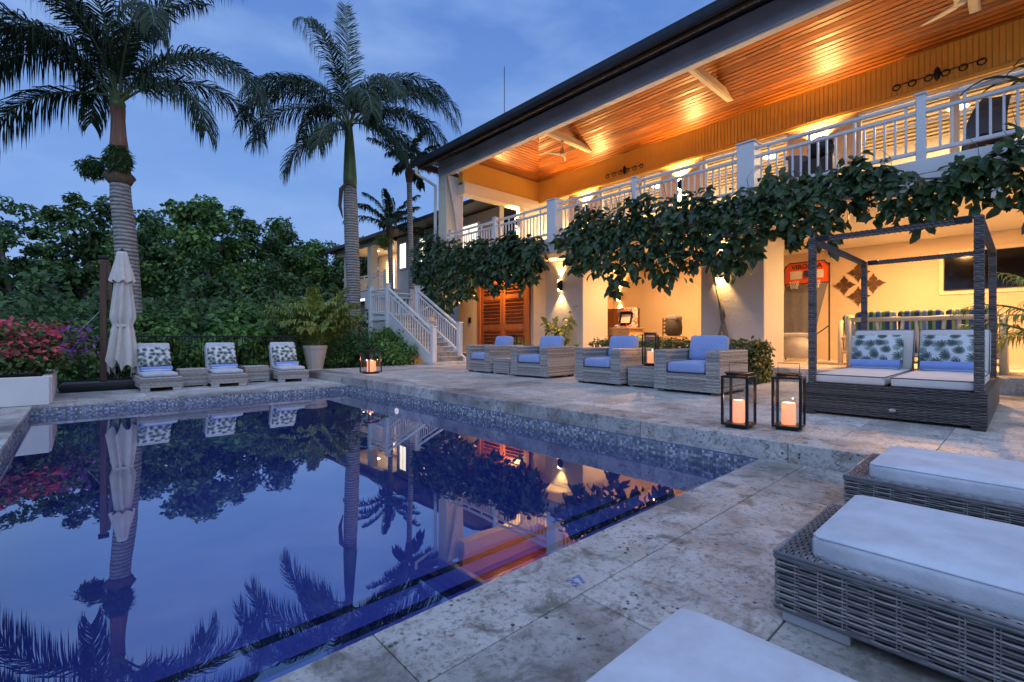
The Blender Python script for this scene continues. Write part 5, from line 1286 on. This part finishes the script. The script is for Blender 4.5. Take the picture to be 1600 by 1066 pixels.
# ------------------------------------------------------------------ daybed
DB = T('daybed', 'dark wicker four poster daybed with cream mattresses', 'daybed', (7.3, .96, TZ))
hx, hy, bz0, bz1 = 1.3, .72, .03, .335
b = MB(); b.cbox(-hx+.008, hx-.008, -hy+.008, hy-.008, bz0, bz1-.03, .01); P(b, 'base', M['wicker_core'], DB)
b = MB(); rr, sk = .0125, .06
b.weave((-hx,hy,bz0),(0,-1,0),(0,0,1), 2*hy, bz1-bz0, rr, sk); b.weave((-hx,-hy,bz0),(1,0,0),(0,0,1), 2*hx, bz1-bz0, rr, sk)
b.weave((hx,-hy,bz0),(0,1,0),(0,0,1), 2*hy, bz1-bz0, rr, sk); b.weave((hx,hy,bz0),(-1,0,0),(0,0,1), 2*hx, bz1-bz0, rr, sk)
for (o_,u_,v_,L_,w_) in (((-hx,-hy,bz1),(1,0,0),(0,1,0),2*hx,.08),((-hx,hy-.08,bz1),(1,0,0),(0,1,0),2*hx,.08),((-hx,-hy+.08,bz1-.001),(1,0,0),(0,1,0),.1,2*hy-.16)): b.weave(o_,u_,v_,L_,w_,rr,sk)
P(b, 'wicker_weave', M['wicker_dark'], DB, kind='stuff')
b = MB()
for sg in (-1, 1): b.box(-hx+.03, hx-.01, sg*(hy-.04)-.04, sg*(hy-.04)+.04, bz1-.04, bz1-.006)
P(b, 'rim', M['wicker_core'], DB)
for sx in (-1,1):
    for sy in (-1,1):
        b = MB(); x, y = sx*(hx-.055), sy*(hy-.055); w = .033
        b.cbox(x-w+.004, x+w-.004, y-w+.004, y+w-.004, bz1-.05, 1.96, .006)
        b.cbox(x-.12, x+.12, y-.05, y+.05, 0, bz0-.001, .004)
        po = P(b, 'post', M['wicker_core'], DB)
        b = MB()
        for (o_,u_) in (((x-w,y-w,bz1),(1,0,0)),((x+w,y-w,bz1),(0,1,0)),((x+w,y+w,bz1),(-1,0,0)),((x-w,y+w,bz1),(0,-1,0))): b.weave(o_, u_, (0,0,1), 2*w, 1.62, .022, .033, .0035)
        P(b, 'post_weave', M['wicker_dark'], po, kind='stuff')
for (a_, c_) in (((-hx+.055,-hy+.1),(-hx+.055,hy-.1)),((hx-.055,-hy+.1),(hx-.055,hy-.1)),((-hx+.1,-hy+.055),(hx-.1,-hy+.055)),((-hx+.1,hy-.055),(hx-.1,hy-.055))):
    b = MB(); b.beam((*a_,1.93),(*c_,1.93),.042,.042); ra = P(b, 'top_rail', M['wicker_core'], DB)
    d_ = Vector((*c_,0))-Vector((*a_,0)); L_ = d_.length; u_ = d_.normalized(); s_ = Vector((-u_.y,u_.x,0)); A_ = Vector((*a_,1.93)); b = MB(); w = .026
    for n_, v_ in ((s_,Vector((0,0,1))),(-s_,Vector((0,0,-1))),(Vector((0,0,1)),-s_),(Vector((0,0,-1)),s_)): b.weave(A_+n_*w-v_*w, u_, v_, L_, 2*w, .03, .022, .004)
    P(b, 'rail_weave', M['wicker_dark'], ra, kind='stuff')
    b = MB(); b.beam((*a_,1.935),tuple(Vector((*a_,1.935))+u_*.12),.062,.062); P(b, 'rail_sleeve', M['black'], ra); b = MB(); b.beam(tuple(Vector((*c_,1.935))-u_*.12),(*c_,1.935),.062,.062); P(b, 'rail_sleeve', M['black'], ra)
b = MB(); b.lathe([(.001,0),(.03,.002),(.03,.008),(.001,.01)], 16); q = P(b, 'maker_plate', M['steel'], DB, loc=(-hx-.008, -.05, .11)); q.rotation_euler = (0,R(-90),0); q.scale = (.6,1,1)
for sg in (-1, 1):
    yc = sg*.345
    b = MB(); b.cushion(-hx+.06, .55, yc-.325, yc+.325, bz1-.0, bz1+.105, .03, .012, seed=sg+4); mt = P(b, 'mattress', M['offfab'], DB, True)
    b = MB()
    for z in (bz1+.012, bz1+.095): b.tube([(-hx+.062,yc-.318,z),(-hx+.062,yc+.318,z),(.54,yc+.322,z),(.54,yc-.322,z),(-hx+.062,yc-.318,z)], .006, 5)
    P(b, 'piping', M['piping'], mt, True)
    Mt = Matrix.Translation((.50, yc, bz1+.10)) @ Matrix.Rotation(R(20), 4, 'Y')
    b = MB(); b.cushion(0, .11, -.325, .325, 0, .55, .035, .012, M=Mt, seed=sg+9); bc = P(b, 'back_cushion', M['offfab'], DB, True)
    b = MB()
    for x in (.008, .102): b.tube([tuple(Mt @ Vector(p_)) for p_ in ((x,-.318,.01),(x,-.318,.54),(x,.318,.54),(x,.318,.01))], .006, 5)
    P(b, 'piping', M['piping'], bc, True)
    o = MB(); o.cushion(-.05, .07, -.27, .27, 0, .44, .04, .045, seed=sg+20, wob=.008); q = P(o, 'pillow', M['palmprint_yz'], smooth=True)
    q.location = (7.3+.38, .96+yc+.03, TZ+bz1+.12); q.rotation_euler = (0, R(20), R(4*sg)); tag(q, 'palm print pillow on the %s half of the daybed' % ('left' if sg > 0 else 'right'), 'pillow', 'palm print pillows')
    towel((7.3+.17, .96+yc, TZ+bz1+.112), .50, .075, 'rolled blue towel on the %s half of the daybed' % ('left' if sg > 0 else 'right'), R(90))
# ------------------------------------------------------------------ near loungers (long side along -Y)
def near_lounger():
    t = T('sun_lounger', '', 'sun lounger', (0,0,0), 0, 'large wicker loungers in the foreground')
    w, l, z0, z1 = .70, 2.0, .045, .245; rr, sk = .0108, .070
    b = MB(); b.cbox(.008, w-.008, -l+.008, -.008, z0, z1-.010, .012); P(b, 'base', M['wicker_core'], t)
    b = MB(); a = .0040
    b.weave((0,0,z0),(0,-1,0),(0,0,1), l, z1-z0-.012, rr, sk, a, 0, 1.0, 2); b.weave((w,0,z0),(-1,0,0),(0,0,1), w, z1-z0-.012, rr, sk, a, 0, 1.0, 2); b.weave((w,-l,z0),(0,1,0),(0,0,1), l, z1-z0-.012, rr, sk, a, 0, 1.0, 2); b.weave((0,-l,z0),(1,0,0),(0,0,1), w, z1-z0-.012, rr, sk, a)
    b.weave((.0,-.14,z1-.002),(1,0,0),(0,1,0), w, .14, rr, .026, .003); b.weave((0,-.14,z1-.003),(0,-1,0),(1,0,0), l-.14, .035, rr, .026, .003) ; b.weave((w-.035,-.14,z1-.003),(0,-1,0),(1,0,0), l-.14, .035, rr, .026, .003)
    nst = round(l/sk)
    for k in range(1, nst):
        for dd in (-.006, .006): b.box(-.0012, .002, -k*l/nst+dd-.0017, -k*l/nst+dd+.0017, z0, z1-.014)
    P(b, 'wicker_weave', M['wicker'], t, kind='stuff')
    b = MB()
    for (p0, p1) in (((0,0),(0,-l)),((0,0),(w,0)),((w,0),(w,-l))): 
        for q_ in range(2): b.tube([(p0[0],p0[1],z1-.008-.012*q_),((p0[0]+p1[0])/2,(p0[1]+p1[1])/2,z1-.008-.012*q_),(p1[0],p1[1],z1-.008-.012*q_)], .008, 6)
        b.tube([(p0[0],p0[1],z0),(p1[0],p1[1],z0)], .007, 6)
    P(b, 'braided_edge', M['wicker'], t, True)
    for x in (.09, w-.09):
        for y in (-.12, -l+.12): b = MB(); b.cbox(x-.085, x+.085, y-.10, y+.10, 0, z0-.001, .004); P(b, 'foot', M['alu'], t)
    b = MB(); b.cushion(.03, w-.03, -l, -.10, z1-.02, z1+.082, .034, .010, n=18, seed=1, wob=.005); P(b, 'mattress', M['whitefab'], t, True)
    b = MB()
    for zz in (z1+.070, z1+.012): b.tube([(.036,-l+.04,zz),(.036,-.125,zz),(.055,-.106,zz),(w-.055,-.106,zz),(w-.036,-.125,zz),(w-.036,-l+.04,zz)], .0032, 5)
    P(b, 'piping', M['whitefab'], t.children[-1], True)
    return t
nl = near_lounger(); nl.location = (1.82, .605, 0); nl['label'] = 'middle of the three big wicker loungers with white mattress at right'
dup(nl, (3.10, .68, 0), 0, 'farthest big wicker lounger with white mattress, touching the terrace step')
nl3 = dup(nl, (.47, .625, 0), 0, 'nearest big lounger with white mattress, cut by the bottom edge')
for ch in nl3.children:
    if ch.name.startswith('mattress'): ch.location.y += .075
# ------------------------------------------------------------------ lounge under the balcony
b = MB(); b.cbox(15.33, 15.37, -.62, 1.36, 2.12, 3.0, .006); tvo = P(b, 'television', M['black']); tag(tvo, 'large black flat television on the cream lounge wall', 'television')
b = MB(); b.box(15.326, 15.3295, -.60, 1.34, 2.14, 2.98); P(b, 'screen', M['screen'], tvo)
b = MB(); b.cbox(15.371, 15.398, -.70, 1.44, 2.02, 3.08, .006); P(b, 'back_panel', M['cream_wood'], tvo)
# carved quatrefoils
def quatrefoil(y, z, label):
    t = T('carved_plaque', label, 'wall carving', (15.395, y, z), 0, 'carved wooden plaques on the lounge wall'); t.scale = (1,.9,.9)

    for k in range(4):
        b = MB(); th = k*pi/2; vs = [(0,.02,0)]; prof = [(.0,.003),(.05,.055),(.088,.10),(.10,.145),(.06,.19),(.03,.22),(.0,.30),(-.03,.22),(-.06,.19),(-.10,.145),(-.088,.10),(-.05,.055)]
        pts = [(0.0, a_*cos(th)-c_*sin(th), a_*sin(th)+c_*cos(th)) for a_, c_ in prof]; n_ = len(pts)
        fr_ = [(-.03, p_[1], p_[2]) for p_ in pts]; b.add(pts+fr_, [tuple(range(n_, 2*n_))]+[(i, (i+1)%n_, n_+(i+1)%n_, n_+i) for i in range(n_)])
        for rr_ in (.03, .055):
            b.tube([(-.033, a_*cos(th)-c_*sin(th), a_*sin(th)+c_*cos(th)) for a_, c_ in [(rr_*cos(q_), .15+rr_*1.2*sin(q_)) for q_ in np.linspace(0,2*pi,11)]], .008, 5)
        P(b, 'petal', M['carved'], t)
for (dy, dz, w_) in ((0,.32,'top'),(.32,0,'left'),(-.32,0,'right'),(0,-.32,'bottom')): quatrefoil(3.05+dy, 2.42+dz, w_+' carved wooden quatrefoil of the four on the lounge wall')
# arcade basketball game
BG = T('basketball_game', 'folding arcade basketball game with an orange backboard', 'basketball game', (13.6, 3.88, FZ))
X_ = .35
b = MB(); prof = [(-.52,0),(.52,0),(.52,.42),(.40,.56),(-.40,.56),(-.52,.42)]
vs = [(X_, y_, 2.0+z_) for y_, z_ in prof]+[(X_+.03, y_, 2.0+z_) for y_, z_ in prof]; n_ = 6
b.add(vs, [tuple(range(n_)), tuple(range(n_,2*n_))[::-1]]+[(i,n_+i,n_+(i+1)%n_,(i+1)%n_) for i in range(n_)]); P(b, 'backboard', M['orange'], BG)
b = MB(); pts = [(X_-.004, y_, 2.0+z_) for y_, z_ in prof]; b.tube(pts+[pts[0]], .014, 6); P(b, 'border', M['black'], BG)
for y0 in (.10, -.38): b = MB(); b.box(X_-.006, X_-.001, y0, y0+.28, 2.13, 2.34); P(b, 'target_square', M['board_white'], BG)
def text(body, size, parent, loc, rot, mat, name='lettering', sx=1):
    cu = bpy.data.curves.new('t','FONT'); cu.body = body; cu.size = size; cu.extrude = .002; cu.align_x = 'CENTER'; cu.offset = size*.012
    to = bpy.data.objects.new('t', cu); COL.objects.link(to); bpy.context.view_layer.update()
    me = bpy.data.meshes.new_from_object(to.evaluated_get(bpy.context.evaluated_depsgraph_get())); bpy.data.objects.remove(to)
    me.materials.clear(); me.materials.append(mat); o = obj(name, me, parent, loc); o.rotation_euler = rot; o.scale = (sx,1,1); return o
text('VIRGINIA', .17, BG, (X_-.006, 0, 2.39), (R(90),0,R(-90)), M['black_ink'], sx=1.0)
b = MB(); b.cbox(X_-.006, X_-.001, -.06, .06, 2.20, 2.34, .002); b.add([(X_-.007,-.09,2.27),(X_-.007,0,2.17),(X_-.007,.09,2.27)],[(0,1,2)]); 
for sg in (-1,1): b.beam((X_-.008, sg*.10, 2.13),(X_-.008, -sg*.10, 2.22), .02, .005)
P(b, 'emblem', M['navy_ink'], BG)
for yc in (.24, -.24):
    b = MB(); b.tube([(X_-.16+.11*cos(q_), yc+.11*sin(q_), 2.06) for q_ in np.linspace(0,2*pi,17)], .008, 6); b.beam((X_-.05,yc,2.06),(X_,yc,2.06),.04,.01); ri_ = P(b, 'hoop', M['orange'], BG, True)
    b = MB()
    for k in range(12):
        for sg in (-1,1):
            b.tube([(X_-.16+(.11-.04*q_)*cos(k*pi/6+sg*q_*.9), yc+(.11-.04*q_)*sin(k*pi/6+sg*q_*.9), 2.06-.2*q_) for q_ in np.linspace(0,1,5)], .0035, 4)
    P(b, 'net', M['net'], ri_)
b = MB(); vs = []
for j in range(9):
    t_ = j/8
    for i in range(17):
        s_ = i/16-.5; wd = .98-.18*t_; vs.append((X_-.03-.75*t_-.05*sin(pi*t_), s_*wd, 1.98-1.30*t_+.012*sin(s_*24+t_*5)))
b.add(vs, [(j*17+i, j*17+i+1, (j+1)*17+i+1, (j+1)*17+i) for j in range(8) for i in range(16)]); P(b, 'cloth_ramp', M['grey_fab'], BG, True)
b = MB()
for y in (-.5,.5): b.tube([(X_+.02,y,0),(X_+.02,y,2.5)], .018, 6); b.tube([(-.45,y*.85,.0),(-.45,y*.85,.70)], .018, 6); b.tube([(-.45,y*.85,.66),(X_,y,.9)], .015, 6)
P(b, 'frame', M['black'], BG)
b = MB(); b.cushion(-.52,-.36,-.42,.42,.60,.70,.03,.01); b.box(-.46,-.455,-.40,.40,.08,.6); P(b, 'front_cloth', M['offfab'], BG, True)
# bamboo sofa seen from behind and a side sofa
def bamboo_sofa(loc, L_, rz, label, mat, ncush=4):
    t = T('bamboo_sofa', label, 'sofa', loc, rz, 'cream bamboo sofas in the lounge'); h = .93
    b = MB()
    for y in (-L_/2, L_/2): b.tube([(0,y,0),(0,y,h+.02)], .05, 8); b.tube([(.85,y,0),(.85,y,.60)], .05, 8); b.tube([(0,y,.58),(.9,y,.58)], .042, 8); b.tube([(0,y,.28),(.85,y,.28)], .038, 8); b.tube([(.42,y,.28),(.42,y,.58)], .03, 8)
    b.tube([(0,-L_/2,h),(0,-L_/4,h+.01),(0,0,h),(0,L_/2,h)], .045, 8); b.tube([(0,-L_/2,.28),(0,L_/2,.28)], .04, 8); b.tube([(.85,-L_/2,.28),(.85,L_/2,.28)], .045, 8); b.tube([(.85,-L_/2,.12),(.85,L_/2,.12)], .03, 8)
    P(b, 'frame', M['bamboo'], t, True)
    n = int(L_/.26)
    for i in range(n):
        y = -L_/2+(i+.7)*L_/(n+.4); b = MB(); b.tube([(0,y,.28),(0,y+.05*(1 if i%2 else -1),h)], .03, 8); P(b, 'slat', M['bamboo'], t, True)
    for i in range(ncush):
        w = (L_-.12)/ncush; y = -L_/2+.06+i*w; Mt = Matrix.Translation((.10,0,.42)) @ Matrix.Rotation(R(-9),4,'Y')
        b = MB(); b.cushion(0,.17,y+.01,y+w-.01,0,.66,.07,.035,M=Mt,seed=i+3); P(b, 'back_cushion', M[mat], t, True)
        b = MB(); b.cushion(.12,.88,y+.01,y+w-.01,.30,.44,.05,.02,seed=i); P(b, 'seat_cushion', M[mat], t, True)
    return t
bamboo_sofa((10.9, 1.28, FZ), 2.05, 0, 'cream bamboo sofa with striped cushions seen from behind the daybed', 'stripe', 3)
bamboo_sofa((12.6, 2.72, FZ), 1.0, R(-90), 'small cream bamboo armchair with green striped cushions beside the sofa', 'stripe_x', 1)
# ------------------------------------------------------------------ games room
CB = T('wooden_cabinet', 'red brown wooden cabinet against the games room wall', 'cabinet', (14.3, 10.0, FZ))
b = MB(); b.cbox(-.25,.28,-.75,.38,0,1.62,.01); P(b, 'carcass', M['cab_wood'], CB)
for y0 in (-.73,-.36,.01):
    b = MB(); b.cbox(-.275,-.251,y0,y0+.34,.08,1.54,.008); b.cbox(-.285,-.276,y0+.07,y0+.27,.85,1.46,.006); b.cbox(-.285,-.276,y0+.07,y0+.27,.16,.75,.006); d_ = P(b, 'door', M['cab_wood'], CB)
TB = T('games_table', 'light wooden table with a drawer behind the armchairs', 'table', (12.9, 9.0, FZ))
b = MB(); b.cbox(-.45,.45,-.75,.78,.86,.90,.008); P(b, 'top', M['table_wood'], TB)
b = MB(); b.cbox(-.40,.40,-.70,.73,.66,.859,.006); P(b, 'apron', M['table_wood'], TB)
b = MB(); b.cbox(-.425,-.402,-.66,-.10,.67,.85,.006); dr = P(b, 'drawer', M['table_wood'], TB); b = MB(); b.cbox(-.437,-.426,-.42,-.34,.75,.77,.003); P(b, 'handle', M['black'], dr)
for x in (-.38,.38):
    for y in (-.68,.70): b = MB(); b.cbox(x-.04,x+.04,y-.04,y+.04,0,.659,.006); P(b, 'leg', M['table_wood'], TB)
AG = T('arcade_machine', 'tabletop arcade machine with comic art sides on the table', 'arcade machine', (12.95, 8.72, FZ+.901), 0)
b = MB(); prof = [(-.30,0),(-.30,.06),(-.08,.12),(.02,.46),(-.10,.52),(-.08,.62),(.12,.66),(.25,.60),(.25,0)]
for y0, y1 in ((-.27,-.25),(.25,.27)):
    vs = [(x_,y0,z_) for x_,z_ in prof]+[(x_,y1,z_) for x_,z_ in prof]; n_ = len(prof); b.add(vs, [tuple(range(n_))[::-1], tuple(range(n_,2*n_))]+[(i,(i+1)%n_,n_+(i+1)%n_,n_+i) for i in range(n_)])
P(b, 'side_panel', M['arcade'], AG)
b = MB(); b.add([(-.075,-.25,.12),(-.075,.25,.12),(.015,.25,.46),(.015,-.25,.46)],[(3,2,1,0)]); b.box(.03,.24,-.249,.249,0,.6); P(b, 'cabinet', M['black'], AG)
b = MB(); b.add([(-.068,-.17,.16),(-.068,.17,.16),(.006,.17,.43),(.006,-.17,.43)],[(3,2,1,0)]); P(b, 'screen', M['board_white'], AG)
b = MB(); b.box(-.30,-.06,-.249,.249,.0,.058); P(b, 'control_deck', M['arcade'], AG)
for y in (-.15,.12): b = MB(); b.tube([(-.2,y,.06),(-.2,y,.11)], .006, 6); b.lathe([(.001,0),(.018,.01),(.018,.025),(.001,.034)], 8, (-.2,y,.105)); P(b, 'joystick', M['orange'], AG)
b = MB(); b.cbox(-.10,.25,-.249,.249,.53,.64,.01); P(b, 'marquee', M['arcade'], AG)
LCH = T('ladderback_chair', 'dark ladder back chair at the right of the games room', 'chair', (13.9, 7.75, FZ), R(10))
b = MB()
for y in (-.2,.2): b.tube([(0,y,0),(0.02,y,1.22)], .018, 6); b.tube([(-.4,y,0),(-.4,y,.62)], .018, 6)
P(b, 'frame', M['dark_wood'], LCH)
for z in (.75,.88,1.0,1.12): b = MB(); b.cbox(-.01,.015,-.19,.19,z-.025,z+.025,.004); P(b, 'back_slat', M['dark_wood'], LCH)
b = MB(); b.cbox(-.43,.0,-.22,.22,.60,.63,.008); P(b, 'seat', M['dark_wood'], LCH)
b = MB(); b.cbox(13.5,13.9,8.0,8.5,FZ,FZ+.62,.01); sb_ = P(b, 'dark_crate', M['dark_wood']); tag(sb_, 'dark wooden box on the floor left of the ladder back chair', 'box')
b = MB(); b.lathe([(.17,0),(.23,.06),(.25,.25),(.23,.44),(.17,.52),(.15,.50)], 18); bk = P(b, 'basket', M['wicker_core'], loc=(13.1,7.15,FZ+.635), smooth=True); tag(bk, 'round grey basket with a cloth on a small stand by the pillar', 'basket')
b = MB(); b.cushion(-.2,.2,-.2,.2,.44,.60,.07,.04,seed=8,wob=.02); P(b, 'cloth', M['grey_fab'], bk, True)
b = MB(); b.cbox(12.85,13.35,6.9,7.5,FZ+.60,FZ+.633,.006)
for x in (12.9,13.3):
    for y in (6.95,7.45): b.cbox(x-.02,x+.02,y-.02,y+.02,FZ,FZ+.599,.004)
stn = P(b, 'small_stand', M['table_wood']); tag(stn, 'small wooden stand carrying the grey basket', 'stand')
b = MB(); b.cushion(12.75,13.1,8.15,8.6,FZ+.36,FZ+.66,.05,.02,seed=4); pb = P(b, 'stacked_towels', M['stripe'], smooth=True); tag(pb, 'pile of striped towels beside the games table', 'towels')
b = MB(); b.cbox(12.7,13.2,8.1,8.65,FZ,FZ+.358,.01); bx = P(b, 'low_bench', M['table_wood']); tag(bx, 'low wooden bench under the striped towels', 'bench')
# ------------------------------------------------------------------ veranda furniture seen through the balusters
def lounge_chair(loc, rz, label, s=1.0):
    t = T('veranda_chair', label, 'chair', loc, rz, 'dark curved chairs on the veranda'); 
    b = MB(); n = 16; vs = []
    for j in range(n+1):
        t_ = j/n; th = -.35+2.2*t_
        for i in range(9):
            y = (i/8-.5); x_ = .55*cos(th)*(-1) ; z_ = .62+.55*sin(th)*1.25; f = math.sqrt(max(.05, 1-(2*y)**2*.75*t_))
            vs.append((x_+.25*(2*y)**2*t_*.4, y*.85*f, z_))
    o_ = len(vs); vs += [(x_*.92+.02, y_*.97, z_+.03) for x_, y_, z_ in vs]
    fs = [(j*9+i, j*9+i+1, (j+1)*9+i+1, (j+1)*9+i) for j in range(n) for i in range(8)]; fs += [tuple(o_+q_ for q_ in f_)[::-1] for f_ in fs]
    b.add(vs, fs); P(b, 'shell', M['grey_fab'], t, True)
    b = MB(); b.cushion(-.35,.35,-.36,.36,.34,.50,.06,.03,seed=3); P(b, 'seat_cushion', M['black_fab'], t, True)
    b = MB(); b.lathe([(.34,0),(.34,.03),(.08,.06),(.06,.30),(.25,.34)], 18); P(b, 'pedestal', M['black'], t, True)
    t.scale = (s,s,s); return t
lounge_chair((10.9, 3.25, BZ), R(40), 'grey curved lounge chair behind the railing near the lit wall lamp', .66)
lounge_chair((10.75, .35, BZ), R(200), 'grey curved chair with dark seat behind the railing at the right edge', .70)
b = MB(); b.lathe([(.10,0),(.19,.06),(.24,.22),(.20,.40),(.10,.46),(.02,.46)], 16); jr = P(b, 'dark_urn', M['black'], smooth=True, loc=(10.8,2.75,BZ+.62)); tag(jr, 'round dark urn behind the railing right of the lamp', 'urn')
b = MB(); b.cbox(10.55,11.05,2.5,3.0,BZ,BZ+.618,.01); ub = P(b, 'side_stand', M['dark_wood']); tag(ub, 'dark stand under the round urn on the veranda', 'stand')
# long leaves of a potted plant at the right end of the veranda
LP = T('strap_leaf_plant', 'strap leaved plant arching over the railing at the top right', 'plant', (10.15,-.35,BZ+.35))
b = MB(); b.lathe([(.14,-.35),(.19,0),(.17,0)], 12); P(b, 'pot', M['pot'], LP)
for k in range(9):
    az = R(60+k*22); b = MB(); vs = []; L_ = .8+.2*(k%3)
    for i in range(9):
        t_ = i/8; r_ = L_*(t_*.9); z_ = .55*math.sin(pi*t_*.62)*1.4-.25*t_*t_; w_ = .055*math.sin(pi*(.12+.86*t_))
        c_ = Vector((cos(az)*r_, sin(az)*r_, z_)); s_ = Vector((-sin(az),cos(az),0)); vs += [c_-s_*w_+Vector((0,0,.01)), c_-Vector((0,0,.008)), c_+s_*w_+Vector((0,0,.01))]
    fs = []
    for i in range(8): fs += [(i*3,i*3+1,i*3+4,i*3+3),(i*3+1,i*3+2,i*3+5,i*3+4)]
    b.add(vs, fs); P(b, 'leaf', M['leaf_vine'], LP, True)
